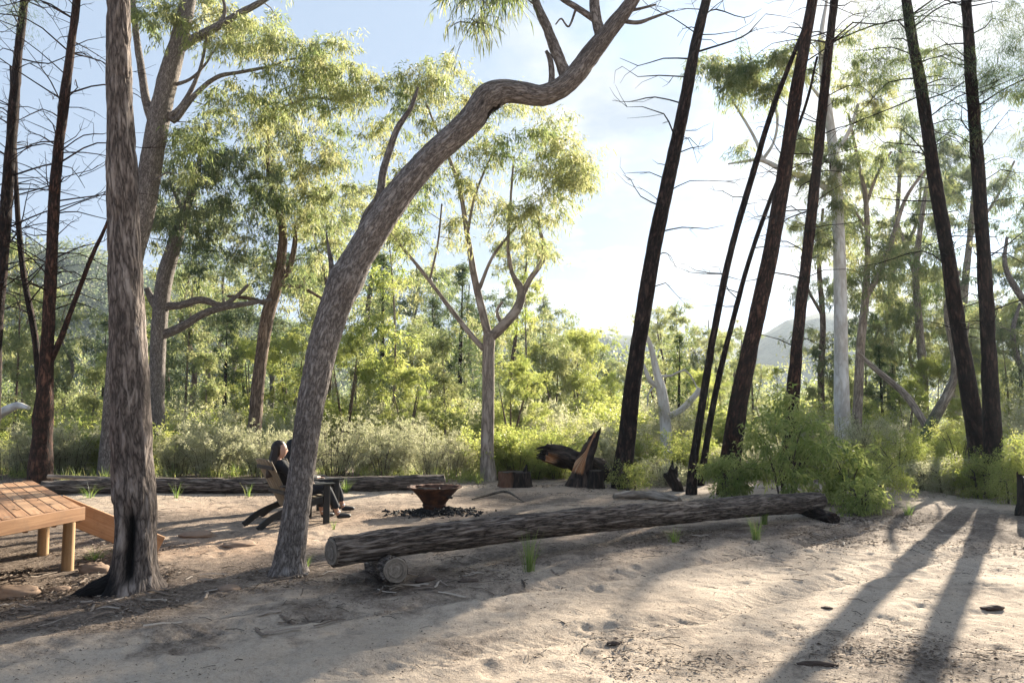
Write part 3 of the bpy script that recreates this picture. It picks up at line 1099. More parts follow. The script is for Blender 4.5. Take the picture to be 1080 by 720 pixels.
# 6 --- the forked gum in the middle
tree("gum_tree", "pale brown gum forking into spread limbs, in the middle beyond the fire pit", 18.3,
     [(515, 496, 21), (514, 472, 16), (515, 420, 15), (515, 380, 15), (516, 352, 15)],
     [[(515, 358, 10), (508, 325, 9), (500, 290, 8), (492, 242, 6), (485, 200, 5), (475, 170, 4), (461, 138, 3), (450, 110, 2)],
      [(514, 374, 7), (496, 352, 6), (471, 320, 5), (446, 287, 4), (421, 257, 3), (404, 234, 2)],
      [(517, 356, 12), (530, 344, 12), (544, 328, 11), (550, 312, 10), (547, 300, 9), (540, 288, 5), (536, 260, 4), (538, 220, 3), (542, 165, 2)],
      [(549, 312, 8), (560, 293, 6), (572, 276, 6), (574, 262, 5), (569, 240, 4), (566, 222, 3)],
      [(504, 305, 5), (520, 270, 3.5), (542, 242, 3), (563, 214, 2)], [(528, 342, 5), (524, 328, 4), (530, 318, 3)],
      [(493, 246, 4), (500, 210, 3), (512, 178, 2.5), (526, 150, 2)], [(452, 294, 3), (462, 255, 2.5), (466, 215, 2)]],
     [(470, 105, 46, 34, 16), (432, 108, 34, 32, 10), (548, 150, 46, 30, 14), (588, 178, 36, 28, 14), (572, 222, 36, 28, 12), (500, 175, 40, 40, 10), (440, 190, 36, 40, 9), (540, 108, 40, 20, 7), (598, 165, 26, 22, 7), (415, 85, 26, 20, 6), (560, 262, 24, 20, 5), (430, 240, 26, 22, 6), (515, 225, 30, 26, 6), (455, 75, 34, 22, 7), (405, 150, 24, 26, 6), (608, 185, 22, 20, 6), (585, 140, 26, 18, 5), (470, 250, 26, 24, 4)],
     "pale", "gum_yellow", 18, .12, bark_disp(.008, 12, 2.5), None, None, 1.5, .40, 85, .115, .027, r0=.016)

# 7 --- dark leaning pine in the centre right
PINE_TW = dict(bark="burnt", leaf="pine", seg=16, step=.14)
tree("pine_tree", "dark leaning pine with bare side twigs, beside the split stump", 16.7,
     [(655, 512, 32), (657, 495, 28), (662, 455, 25), (668, 400, 24), (677, 340, 23), (690, 260, 22), (705, 190, 20), (722, 110, 17), (733, 50, 15), (745, 0, 13), (770, -110, 9), (790, -220, 5)],
     [], [(800, -190, 70, 60, 14), (770, -90, 70, 40, 10)], disp=bark_disp(.014, 12, 2.5), twigs=[(15, 330, 130, .8, 1.9), (20, 130, -120, 1.0, 3.0)], per=110, L=.07, W=.008, **PINE_TW)
tree("pine_tree", "thin dark leaning stem, first one right of the dark pine", 15.6,
     [(729, 519, 19), (731, 490, 14), (740, 430, 12), (755, 340, 11), (772, 260, 10), (795, 180, 9), (815, 115, 8), (836, 60, 6), (856, 10, 4), (880, -50, 3)],
     [], [(880, -60, 40, 30, 5)], disp=bark_disp(.008, 14, 2.5), twigs=[(7, 300, 20, .5, 1.6)], per=90, L=.07, W=.008, **{**PINE_TW, "seg": 12})
tree("pine_tree", "thinnest dark leaning sapling, between thin stem and red-brown pine", 17.2,
     [(739, 505, 11), (748, 450, 10), (760, 390, 9), (775, 330, 8), (790, 275, 7), (808, 222, 6), (828, 170, 5), (850, 110, 4), (862, 60, 3)],
     [], [], disp=bark_disp(.006, 14, 2.5), twigs=[(8, 330, 80, .5, 1.4)], **{**PINE_TW, "seg": 10})
tree("pine_tree", "thick red-brown leaning pine rising out of the leafy bush", 15.6,
     [(766, 512, 30), (775, 450, 26), (783, 405, 24), (797, 340, 22), (812, 270, 21), (826, 190, 19), (838, 110, 17), (848, 50, 15), (857, 0, 13), (872, -100, 9), (885, -190, 5)],
     [], [(880, -150, 80, 60, 12)], bark="rust", leaf="pine", seg=18, step=.13, disp=bark_disp(.014, 12, 2.5), twigs=[(16, 350, 120, .5, 1.6), (16, 120, -80, .8, 2.4)], per=110, L=.07, W=.008)
tree("pine_tree", "straight red-brown pine with long bare twigs, just left of the white gum", 17.6,
     [(830, 500, 20), (836, 420, 18), (843, 340, 15), (852, 260, 14), (862, 170, 13), (870, 90, 12), (880, 0, 10), (890, -90, 7), (895, -150, 4)],
     [], [(905, -60, 70, 50, 12), (940, 10, 40, 22, 6)], bark="rust", leaf="pine", seg=16, step=.14, disp=bark_disp(.012, 12, 2.5), twigs=[(28, 370, 60, .7, 2.2), (14, 60, -60, .9, 2.4)], per=110, L=.07, W=.008)

# 12, 13 --- pale gums on the right
tree("gum_tree", "smooth white gum trunk with a pale dead-looking limb, right of centre", 24.0,
     [(891, 486, 19), (888, 430, 16), (887, 370, 14), (886, 300, 13), (884, 230, 12), (880, 170, 11), (874, 120, 9), (868, 80, 7), (866, 40, 5), (872, 0, 3)],
     [[(884, 208, 7), (878, 203, 7), (857, 190, 6), (829, 181, 6), (804, 169, 5), (786, 170, 3), (768, 173, 2)],
      [(804, 169, 4), (798, 150, 3.5), (786, 128, 3), (772, 106, 2)], [(806, 168, 4), (816, 150, 3), (820, 124, 3), (812, 100, 2)],
      [(882, 160, 5), (895, 140, 4), (905, 110, 3)], [(872, 110, 4), (855, 90, 3), (845, 70, 2)]],
     [(770, 78, 32, 22, 13), (806, 66, 28, 22, 11), (790, 92, 30, 16, 9), (742, 72, 18, 16, 5), (820, 95, 16, 16, 4), (850, 62, 26, 24, 6), (905, 100, 30, 24, 7), (845, 140, 20, 20, 3), (792, 156, 10, 8, 1), (850, 175, 24, 40, 9), (884, 185, 22, 36, 8), (866, 235, 26, 30, 6), (895, 60, 30, 26, 6)],
     "white", "gum", 18, .2, None, None, None, 1.2, .46, 120, .14, .032, r0=.014)
tree("gum_tree", "pale pinkish gum with forked top, just right of the white gum", 25.5,
     [(902, 476, 15), (905, 420, 13), (908, 360, 12), (912, 322, 11), (915, 270, 8), (913, 210, 7), (905, 170, 5), (895, 120, 3)],
     [[(912, 318, 8), (926, 290, 8), (940, 255, 7), (955, 210, 5), (975, 180, 3)], [(913, 215, 5), (925, 185, 4), (940, 160, 3)], [(914, 240, 4), (900, 220, 3), (885, 205, 2)]],
     [(905, 165, 36, 30, 12), (925, 110, 36, 26, 6), (935, 270, 34, 26, 7), (885, 255, 24, 26, 7), (960, 70, 34, 26, 5), (900, 300, 24, 26, 5), (935, 280, 30, 22, 6)],
     "pale", "gum", 14, .2, None, None, None, 2.0, .5, 105, .15, .034, r0=.014)
tree("gum_tree", "bone-white forked gum with a broken brown arm, behind the thin stems", 22.5,
     [(705, 492, 19), (703, 470, 18), (701, 435, 17), (697, 410, 16), (692, 390, 11), (688, 372, 9), (684, 358, 6), (678, 346, 3)],
     [[(706, 440, 10), (714, 435, 9), (724, 427, 9), (736, 413, 8), (738, 409, 7)], [(694, 406, 8), (686, 402, 7), (681, 391, 5), (679, 384, 3)],
      [(694, 398, 4), (708, 396, 3), (722, 390, 3), (732, 402, 2), (738, 418, 2)], [(690, 404, 3), (684, 415, 2.5), (683, 428, 2)]],
     [], "white", "gum", 16, .15, bark_disp(.006, 8, 2))

# 14, 15 --- pair of dark pines on the right
tree("pine_tree", "left one of the two big dark pines at the right, leaning left", 16.2,
     [(1036, 508, 30), (1034, 490, 27), (1028, 450, 24), (1020, 400, 22), (1010, 340, 20), (998, 260, 18), (986, 190, 17), (973, 100, 15), (962, 40, 13), (956, 0, 12), (946, -80, 9), (938, -150, 5)],
     [], [(955, 22, 60, 22, 10), (930, 50, 40, 24, 7), (985, 75, 34, 26, 6), (945, -50, 90, 40, 12), (915, 85, 26, 18, 4)], disp=bark_disp(.014, 12, 2.5), twigs=[(26, 360, 150, .7, 2.0), (22, 150, -40, .9, 2.8)], per=120, L=.075, W=.009, dz=1.5, **PINE_TW)
tree("pine_tree", "right one of the two big dark pines at the right, almost upright", 15.2,
     [(1048, 513, 30), (1047, 470, 26), (1044, 400, 22), (1041, 330, 20), (1036, 250, 18), (1031, 170, 17), (1025, 90, 15), (1019, 0, 13), (1012, -90, 10), (1008, -170, 5)],
     [], [(1062, 52, 40, 30, 10), (1072, 20, 36, 22, 8), (1055, 90, 40, 18, 8), (1000, 60, 30, 30, 6), (1080, 85, 34, 22, 8), (1040, -60, 90, 40, 12), (1020, 120, 34, 26, 5), (1100, 130, 40, 40, 8)], disp=bark_disp(.014, 12, 2.5), twigs=[(24, 360, 150, .6, 1.8), (22, 150, -40, .9, 2.6)], per=120, L=.075, W=.009, dz=1.5, **PINE_TW)
tree("dead_tree", "mossy crooked leaning tree bent at mid height, left of the dark pine pair", 20.5,
     [(960, 500, 15), (972, 468, 14), (986, 440, 13), (998, 418, 11), (1006, 398, 9), (1006, 372, 8), (1001, 348, 7), (998, 326, 6), (1003, 306, 5), (1012, 286, 3)],
     [[(1006, 376, 4), (1018, 360, 3), (1022, 340, 2)]], [], "mossy", "gum", 14, .12, bark_disp(.01, 10, 3), (lambda bk, R, S, dv: sstep(2.1, 1.3, S)), cat="tree")

# 17 --- bare pines on the left
tree("pine_tree", "tallest bare pine at the left, red-brown trunk with a slanting side stem", 17.0,
     [(43, 488, 30), (45, 460, 25), (47, 425, 22), (49, 380, 18), (53, 300, 15), (58, 200, 13), (66, 120, 12), (75, 50, 10), (82, -10, 9), (90, -90, 6), (94, -150, 3)],
     [[(50, 392, 9), (62, 362, 7), (76, 325, 6), (95, 275, 5), (112, 238, 4), (120, 216, 3)], [(43, 470, 12), (38, 448, 10), (40, 425, 7), (44, 400, 5)]],
     [(100, -120, 60, 40, 8)], bark="rust", leaf="pine", seg=16, step=.13, disp=bark_disp(.014, 12, 2.5), twigs=[(46, 330, 110, .7, 2.4), (30, 110, -60, .8, 2.6)], per=100, L=.07, W=.008)
tree("pine_tree", "black bare pine at the very left edge, trunk cut by the frame", 18.0,
     [(-10, 490, 22), (-8, 430, 18), (-3, 330, 15), (2, 280, 14), (8, 200, 13), (14, 120, 12), (20, 50, 10), (26, 0, 9), (32, -60, 7), (36, -120, 4)],
     [], [(12, 6, 34, 26, 9), (30, -80, 50, 40, 8)], disp=bark_disp(.014, 12, 2.5), twigs=[(40, 320, 80, .7, 2.6), (20, 80, -40, .8, 2.2)], per=100, L=.07, W=.008, **PINE_TW)
tree("pine_tree", "thin bare black stem between the two taller bare pines at left", 19.5,
     [(50, 470, 11), (43, 410, 10), (36, 350, 8), (25, 290, 7), (19, 230, 6), (16, 170, 5), (13, 110, 4), (11, 70, 2)],
     [], [], disp=bark_disp(.006, 12, 2.5), twigs=[(36, 340, 110, .6, 2.0)], **{**PINE_TW, "seg": 10})

# tall gums further back on the right, seen against the light
tree("gum_tree", "tall leafy gum against the light, behind and between the two big dark pines", 47.0,
     [(1010, 470, 10), (1012, 400, 9), (1016, 320, 8), (1024, 240, 6), (1030, 170, 4), (1034, 110, 2.5)], [[(1016, 310, 5), (1000, 270, 4), (985, 225, 2.5)], [(1022, 250, 4), (1050, 210, 3), (1070, 170, 2.5)]],
     [(1000, 165, 36, 26, 10), (1045, 180, 44, 28, 11), (1070, 235, 36, 28, 11), (1005, 215, 30, 26, 9), (1062, 290, 42, 26, 12), (1020, 335, 36, 22, 9), (1090, 330, 34, 26, 9), (985, 280, 26, 22, 7), (975, 140, 26, 20, 5)],
     "pale", "gum_dark", 10, .3, None, None, None, 3.0, .85, 130, .24, .052, r0=.02)
tree("gum_tree", "broad hazy gum far behind, between the white gum and the left dark pine", 50.0,
     [(940, 470, 9), (940, 400, 9), (938, 340, 8), (942, 270, 6), (948, 200, 4), (950, 140, 2.5)], [[(939, 330, 5), (920, 280, 4), (905, 230, 2.5)], [(941, 290, 5), (965, 240, 4), (972, 190, 2.5)]],
     [(925, 190, 36, 26, 10), (960, 165, 36, 28, 10), (900, 235, 30, 26, 9), (965, 235, 34, 28, 10), (930, 250, 34, 24, 8), (910, 310, 36, 26, 10), (960, 310, 34, 26, 9), (935, 360, 40, 22, 8), (945, 125, 26, 20, 5)],
     "pale", "gum", 10, .3, None, None, None, 3.0, .85, 130, .25, .054, r0=.02)
tree("gum_tree", "grey leafy gum with twisted limbs at the far right edge", 26.0,
     [(1100, 490, 18), (1096, 420, 16), (1100, 340, 13), (1092, 270, 10), (1098, 200, 7), (1110, 140, 4)], [[(1097, 340, 9), (1075, 310, 7), (1060, 280, 5), (1062, 250, 3)], [(1096, 400, 7), (1076, 385, 6), (1068, 350, 5), (1076, 320, 3)]],
     [(1088, 120, 34, 30, 6), (1060, 345, 24, 18, 4), (1135, 150, 50, 40, 7), (1125, 330, 40, 40, 6), (1100, 230, 26, 26, 2), (1150, 80, 60, 40, 8), (1090, 400, 40, 26, 6)],
     "lean", "gum_dark", 12, .25, None, None, None, 2.0, .5, 120, .15, .034, r0=.014)
tree("gum_tree", "thin pale gum far behind, between the pinkish gum and the dark pines", 33.0,
     [(975, 470, 9), (974, 400, 9), (970, 350, 8), (966, 290, 7), (972, 230, 5), (980, 180, 3)], [[(968, 300, 5), (955, 260, 4), (945, 230, 3)]],
     [(960, 270, 34, 26, 8), (985, 215, 30, 30, 9), (975, 320, 40, 22, 9), (945, 330, 30, 20, 6), (950, 370, 34, 20, 7), (1000, 380, 30, 20, 6)],
     "pale", "gum", 10, .25, None, None, None, 2.2, .6, 120, .18, .04, r0=.014)
tree("gum_tree", "slender leafy gum in the haze, between the two red-brown pines", 34.0,
     [(868, 470, 7), (866, 400, 7), (868, 340, 6), (864, 280, 5), (868, 220, 3)], [[(866, 330, 4), (850, 300, 3), (845, 270, 2)]],
     [(862, 310, 24, 26, 6), (870, 250, 20, 24, 5), (852, 362, 24, 22, 6), (880, 380, 26, 22, 6), (905, 345, 22, 26, 6)],
     "brown", "gum_dark", 9, .25, None, None, None, 1.8, .5, 110, .17, .036, r0=.014)

# ------------------------------------------------------------------ forest beyond the clearing: a few kinds, each tree its own object
HERO = MB


def proto(kind, seed):
    """meshes of one kind of tree, about its own foot: (trunk, crown)"""
    rng = rng_for(kind + str(seed))
    wood, sk, lv = MB(), Skeleton(), MB()
    if kind == "gum":
        h = rng.uniform(9.0, 12.0)
        x = rng.normal(size=(6, 2)) * .22
        pts = [np.array([0, 0, -.3])] + [np.array([x[i, 0] * i * .5, x[i, 1] * i * .5, h * (i + 1) / 6]) for i in range(6)]
        rad = np.linspace(.17, .03, 7)
        c, r = tube(wood, pts, rad, 8, .4)
        sk.add(c, r)
        C = []
        for k in range(11):
            a, z = rng.uniform(0, 2 * np.pi), h * rng.uniform(.42, 1.0)
            rr = rng.uniform(.5, 2.4) * (1.25 - .55 * z / h)
            b = np.array([math.cos(a) * rr, math.sin(a) * rr, z])
            for j in range(int(rng.integers(5, 9))):
                C.append(b + rng.normal(size=3) * np.array([.6, .6, .4]))
        C = np.array(C)
        branch_to(wood, sk, C, rng, .03, h * .3)
        sprays(lv, C, .62, 80, rng, .19, .042, .6, 7)
        return wood, lv
    if kind == "cypress":
        h = rng.uniform(7, 10)
        c, r = tube(wood, [np.array([0, 0, -.3]), np.array([.1, 0, h * .4]), np.array([0, .05, h])], [.16, .11, .02], 8, .4)
        sk.add(c, r)
        C, R = [], []
        for k in range(90):
            z = h * (0.10 + .90 * rng.uniform(0, 1) ** .9)
            a = rng.uniform(0, 2 * np.pi)
            rr = (1.7 * (1 - z / h) ** .7 + .15) * rng.uniform(.35, 1)
            C.append([math.cos(a) * rr, math.sin(a) * rr, z]); R.append(.35 + .25 * (1 - z / h))
        C = np.array(C)
        branch_to(wood, sk, C, rng, .02, h * .05)
        sprays(lv, C, np.array(R), 85, rng, .13, .025, .1, 8, None, .6)
        return wood, lv
    if kind == "wattle":
        h = rng.uniform(4.6, 6.0)
        for k in range(4):
            a = rng.uniform(0, 2 * np.pi)
            c, r = tube(wood, [np.array([0, 0, -.2]), np.array([math.cos(a) * .3, math.sin(a) * .3, h * .3]), np.array([math.cos(a) * .9, math.sin(a) * .9, h * .75])], [.08, .06, .02], 6, .4)
            sk.add(c, r)
        C = []
        for k in range(26):
            a, t = rng.uniform(0, 2 * np.pi), rng.uniform(.12, 1)
            rr = 1.9 * math.sin(math.pi * min(.98, .15 + .8 * t)) * rng.uniform(.5, 1.1)
            b = np.array([math.cos(a) * rr, math.sin(a) * rr, h * t])
            for j in range(5):
                C.append(b + rng.normal(size=3) * np.array([.35, .35, .28]))
        C = np.array(C)
        branch_to(wood, sk, C, rng, .014, .3)
        sprays(lv, C, .42, 105, rng, .15, .024, .35, 7)
        return wood, lv
    # sapling: thin stem, thin foliage all the way up
    h = rng.uniform(5.0, 7.5)
    c, r = tube(wood, [np.array([0, 0, -.2]), np.array([rng.normal() * .15, 0, h * .5]), np.array([rng.normal() * .4, rng.normal() * .2, h])], [.055, .04, .012], 6, .35)
    sk.add(c, r)
    C = []
    for k in range(44):
        z = h * rng.uniform(.22, 1.02)
        a = rng.uniform(0, 2 * np.pi)
        rr = rng.uniform(.1, 1.15) * (1.15 - .6 * z / h)
        C.append([math.cos(a) * rr, math.sin(a) * rr, z])
    C = np.array(C)
    branch_to(wood, sk, C, rng, .012, h * .15)
    sprays(lv, C, .42, 70, rng, .15, .034, .6, 7)
    return wood, lv


KIND = {
    "gum": ("gum_tree", "slender gum", ["gum", "gum_yellow", "gum_dark"], ["pale", "brown", "lean"], "gums in the forest beyond the clearing"),
    "cypress": ("cypress_pine", "conical cypress", ["pine", "gum_dark"], ["burnt", "brown"], "cypress pines in the forest beyond the clearing"),
    "wattle": ("wattle_tree", "round bushy wattle", ["wattle", "gum_yellow"], ["brown"], "wattles beyond the clearing"),
    "sapling": ("sapling_tree", "thin leafy sapling", ["gum_yellow", "gum", "wattle"], ["pale", "brown"], "saplings beyond the clearing"),
}
LIB = {}
for kind in KIND:
    for v in range(3):
        w, l = proto(kind, v)
        bm = KIND[kind][3][v % len(KIND[kind][3])]
        lm = KIND[kind][2][v % len(KIND[kind][2])]
        LIB[kind, v] = (w.mesh("trunk", BARK[bm]), l.mesh("crown", LEAF[lm], False))

MARKS = [(-60, "left edge"), (25, "bare black pines"), (48, "tallest bare pine"), (138, "charred-foot trunk"), (168, "grey forking gum"), (272, "slim brown gum"),
         (335, "leaning trunk"), (415, "cut end of the rear log"), (515, "forked middle gum"), (610, "split stump"), (668, "dark leaning pine"), (700, "bone-white gum"),
         (745, "thin dark stems"), (785, "thick red-brown pine"), (838, "straight red-brown pine"), (888, "white gum"), (906, "pinkish gum"), (985, "mossy crooked tree"),
         (1020, "left dark pine"), (1046, "right dark pine"), (1140, "right edge")]


def between(px):
    for (a, na), (b, nb) in zip(MARKS[:-1], MARKS[1:]):
        if a <= px < b:
            if abs(px - a) < 9:
                return "straight behind the " + na
            if abs(b - px) < 9:
                return "straight behind the " + nb
            return "between " + na + " and " + nb
    return "past the left edge" if px < 0 else "past the right edge"


FOREST = []


def forest_tree(px, d, kind, v, sc, rot, lean=0.0):
    p = P(px, 430, d)
    FOREST.append((px, d, kind, v, sc, rot, lean, p[0]))


_r = rng_for("forest layout")
SPOTS = [  # photo x, distance, kind, variant, scale
    (-30, 30, "gum", 0, .9), (15, 27, "sapling", 1, .85), (70, 34, "gum", 2, .72), (95, 27, "sapling", 0, .62), (20, 44, "gum", 1, .8), (110, 42, "cypress", 0, .8), (60, 54, "gum", 0, .8), (-40, 38, "cypress", 1, .9),
    (140, 36, "sapling", 2, .95), (195, 28, "sapling", 1, .95), (205, 40, "gum", 1, 1.1), (235, 30, "cypress", 2, .65), (220, 26, "sapling", 0, .72), (250, 46, "gum", 0, 1.2), (285, 36, "gum", 2, 1.0), (180, 50, "cypress", 1, 1.2),
    (345, 34, "gum", 1, .95), (365, 27, "wattle", 0, .72), (400, 30, "cypress", 0, .85), (413, 27, "sapling", 2, 1.1), (388, 40, "gum", 1, 1.2), (440, 33, "wattle", 1, 1.0), (455, 42, "cypress", 2, 1.0), (470, 30, "sapling", 0, .9),
    (350, 48, "gum", 0, 1.2), (430, 25.5, "wattle", 2, .52), (487, 38, "cypress", 0, 1.0), (540, 36, "gum", 1, .85), (538, 26, "wattle", 0, .55), (560, 31, "sapling", 2, .95), (586, 31.5, "wattle", 1, .9), (613, 34, "wattle", 2, .92),
    (575, 45, "cypress", 1, .95), (625, 46, "gum", 2, .7), (645, 40, "cypress", 2, .42), (655, 55, "gum", 0, .65), (690, 52, "gum", 1, .7), (705, 36, "sapling", 0, .6), (715, 28, "cypress", 0, .48), (730, 44, "gum", 2, .6),
    (760, 38, "sapling", 1, .72), (755, 58, "gum", 0, .65), (800, 48, "gum", 1, .45), (795, 33, "cypress", 1, .45), (822, 36, "sapling", 2, .5), (855, 30, "sapling", 0, .5), (930, 30, "cypress", 2, .5), (945, 36, "cypress", 0, .52),
    (925, 46, "gum", 2, .8), (965, 42, "gum", 1, .85), (1000, 38, "gum", 0, .7), (1020, 33, "cypress", 1, .55), (1060, 40, "gum", 2, .8), (1075, 31, "cypress", 0, .6), (1100, 36, "gum", 1, .8), (1135, 30, "cypress", 2, .8),
    (955, 27, "wattle", 0, .45), (1065, 26, "sapling", 1, .55), (1120, 48, "gum", 0, 1.0), (310, 58, "gum", 2, 1.1), (510, 60, "gum", 0, 1.0), (160, 62, "gum", 0, 1.0), (595, 60, "gum", 1, .85), (715, 64, "cypress", 1, .85),
    (425, 52, "gum", 2, 1.25), (465, 56, "gum", 1, 1.15), (330, 40, "cypress", 1, .95), (265, 32, "wattle", 2, .8), (305, 31, "wattle", 0, .8), (500, 44, "gum", 2, .95), (555, 52, "gum", 2, .9), (230, 55, "gum", 2, 1.2), (375, 34, "sapling", 0, 1.1),
    (740, 33, "wattle", 2, .6), (780, 42, "cypress", 0, .6), (45, 33, "wattle", 1, .8), (120, 31, "wattle", 2, .7), (170, 33, "cypress", 0, .7),
    (890, 34, "wattle", 1, .7), (910, 38, "cypress", 1, .55), (985, 32, "wattle", 2, .65), (1040, 36, "wattle", 0, .75), (600, 42, "gum", 0, .62), (692, 43, "gum", 1, .68), (748, 46, "gum", 0, .75), (775, 52, "gum", 1, .7), (715, 38, "sapling", 1, .95), (525, 50, "cypress", 2, 1.0),
]
for (px, d, kind, v, sc) in SPOTS:
    forest_tree(px, d, kind, v, sc, _r.uniform(0, 6.28), _r.normal() * .03)

labels = {}
built = []
for (px, d, kind, v, sc, rot, lean, x) in FOREST:
    nm, word, lms, bms, grp = KIND[kind]
    leafw = {"gum": "grey-green", "gum_yellow": "yellow-green", "gum_dark": "dark green", "pine": "blackish green", "wattle": "bright green"}[lms[v % len(lms)]]
    lab = leafw + " " + word + " " + between(px)
    labels.setdefault(lab, []).append((d, len(built)))
    built.append([px, d, kind, v, sc, rot, lean, x, lab])
for lab, lst in labels.items():
    if len(lst) > 1:
        lst.sort()
        for k, (d, i) in enumerate(lst):
            built[i][8] = ("nearer " if k == 0 else ("farthest " if k == len(lst) - 1 else "middle-distance ")) + lab
for (px, d, kind, v, sc, rot, lean, x, lab) in built:
    nm, word, lms, bms, grp = KIND[kind]
    wm, lm = LIB[kind, v]
    e = empty(nm, (x, d, float(gz(x, d)) - .05), rot)
    e.rotation_euler = (lean, lean * .7, rot)
    e.scale = (sc, sc, sc)
    tag(e, lab, "tree", grp)
    for n_, me in (("trunk", wm), ("crown", lm)):
        o = bpy.data.objects.new(n_, me)
        COL.objects.link(o)
        o.parent = e


# ------------------------------------------------------------------ far woodland that reads as one mass
def woodland(name, label, spots, faces, size, mat, spread=(2.6, 2.6, 3.2)):
    r = rng_for(label)
    mb = MB()
    n = len(spots)
    S = np.array(spots)
    k = 9
    sub = S[:, None, :3] + r.normal(size=(n, k, 3)) * np.array(spread) * .55 * S[:, None, 3:4]
    tone = np.clip(r.uniform(.2, .8, n)[:, None] + r.normal(size=(n, k)) * .12, 0, 1)
    m = faces // k
    pos = sub[:, :, None, :] + r.normal(size=(n, k, m, 3)) * np.array([.75, .75, .6]) * S[:, None, None, 3:4]
    D = unit(r.normal(size=pos.shape) + np.array([0, 0, -.3]))
    sz = np.broadcast_to(S[:, None, None, 3], pos.shape[:3]) * r.uniform(.6, 1.4, pos.shape[:3]) * size
    vv = np.clip(np.broadcast_to(tone[:, :, None], pos.shape[:3]) + r.normal(size=pos.shape[:3]) * .12, 0, 1)
    leaf_faces(mb, pos.reshape(-1, 3), D.reshape(-1, 3), sz.ravel(), (sz * .55).ravel(), vv.ravel(), r)
    o = mb.build(name, mat, None, False)
    tag(o, label, "woodland", None, "stuff")


rw = rng_for("wood spots")
sp = []
for k in range(330):
    d = rw.uniform(58, 190)
    x = rw.uniform(-.85, .85) * d
    s = rw.uniform(.7, 1.25)
    hgt = rw.uniform(2.0, 6.5)
    z0 = float(gz(x, d))
    sp.append((x, d, z0 + hgt, s))
    sp.append((x + rw.normal(), d, z0 + hgt * .45, s))
woodland("woodland", "dense far woodland filling the low ground beyond the clearing", sp, 900, .27, LEAF["gum"])
X, Y, Z = HL
sp = []
for k in range(1500):
    i, j = int(rw.integers(4, 32)), int(rw.integers(2, X.shape[1] - 2))
    fx, fy = rw.uniform(0, 1), rw.uniform(0, 1)
    x = X[i, j] + fx * (X[i, j + 1] - X[i, j]); y = Y[i, j] + fy * (Y[i + 1, j] - Y[i, j])
    z = Z[i, j] * (1 - fx) * (1 - fy) + Z[i, j + 1] * fx * (1 - fy) + Z[i + 1, j] * (1 - fx) * fy + Z[i + 1, j + 1] * fx * fy
    if z > -10 and x > -330 and x < 60:
        sp.append((x, y, z + 2.0, rw.uniform(1.3, 2.3)))
woodland("hillside_forest", "forest canopy covering the hillside at the left", sp, 120, .55, LEAF["gum_dark"], (2.2, 2.2, 1.6))

# ------------------------------------------------------------------ shrubs
def shrub_proto(kind, seed):
    r = rng_for("shrub" + kind + str(seed))
    st, lv = MB(), MB()
    C, T = [], []
    if kind == "heath":      # upright wiry grey stems
        for k in range(34):
            a, rr = r.uniform(0, 6.28), r.uniform(.02, .30)
            h = r.uniform(.6, 1.25)
            out = r.uniform(.15, .55)
            b = np.array([math.cos(a) * rr, math.sin(a) * rr, 0])
            e = np.array([math.cos(a) * (rr + out), math.sin(a) * (rr + out), h])
            m_ = (b + e) / 2 + np.array([0, 0, .12]) + r.normal(size=3) * .05
            tube(st, [b - np.array([0, 0, .08]), m_, e], [.008, .006, .003], 4, .3, cap1=False)
            for t in np.linspace(.12, 1, 8):
                C.append(b + (e - b) * t + np.array([0, 0, .12 * 4 * t * (1 - t)]) + r.normal(size=3) * .05)
        sprays(lv, np.array(C), .17, 30, r, .065, .013, -.35, 4, None, 1.0, None, .5)
    elif kind == "leafy":    # rounder, small green leaves
        for k in range(26):
            a, rr = r.uniform(0, 6.28), r.uniform(.02, .2)
            h = r.uniform(.45, 1.1)
            out = r.uniform(.2, .7)
            b = np.array([math.cos(a) * rr, math.sin(a) * rr, 0])
            e = np.array([math.cos(a) * (rr + out), math.sin(a) * (rr + out), h])
            tube(st, [b - np.array([0, 0, .08]), (b + e) / 2 + np.array([0, 0, .15]), e], [.009, .006, .003], 4, .3, cap1=False)
            for t in np.linspace(.08, 1, 7):
                C.append(b + (e - b) * t + np.array([0, 0, .15 * 4 * t * (1 - t)]) + r.normal(size=3) * .08)
        sprays(lv, np.array(C), .21, 34, r, .065, .02, .1, 5, None, .9, None, .25)
    else:                    # dry: mostly bare twigs with pale wisps
        for k in range(42):
            a, rr = r.uniform(0, 6.28), r.uniform(.02, .25)
            h = r.uniform(.6, 1.4)
            out = r.uniform(.1, .6)
            b = np.array([math.cos(a) * rr, math.sin(a) * rr, 0])
            e = np.array([math.cos(a) * (rr + out), math.sin(a) * (rr + out), h])
            tube(st, [b - np.array([0, 0, .08]), (b + e) / 2 + r.normal(size=3) * .07, e], [.008, .006, .002], 4, .3, cap1=False)
            for t in (.25, .45, .65, .82, .97):
                C.append(b + (e - b) * t + r.normal(size=3) * .05)
        sprays(lv, np.array(C), .17, 20, r, .055, .012, -.5, 4, None, 1.0, None, .6)
    return st, lv


SH = {}
for kind, mat in (("heath", "heath"), ("leafy", "heath_green"), ("dry", "heath")):
    for v in range(2):
        s_, l_ = shrub_proto(kind, v)
        SH[kind, v] = (s_.mesh("stems", BARK["twig"]), l_.mesh("foliage", LEAF[mat], False), s_, l_)

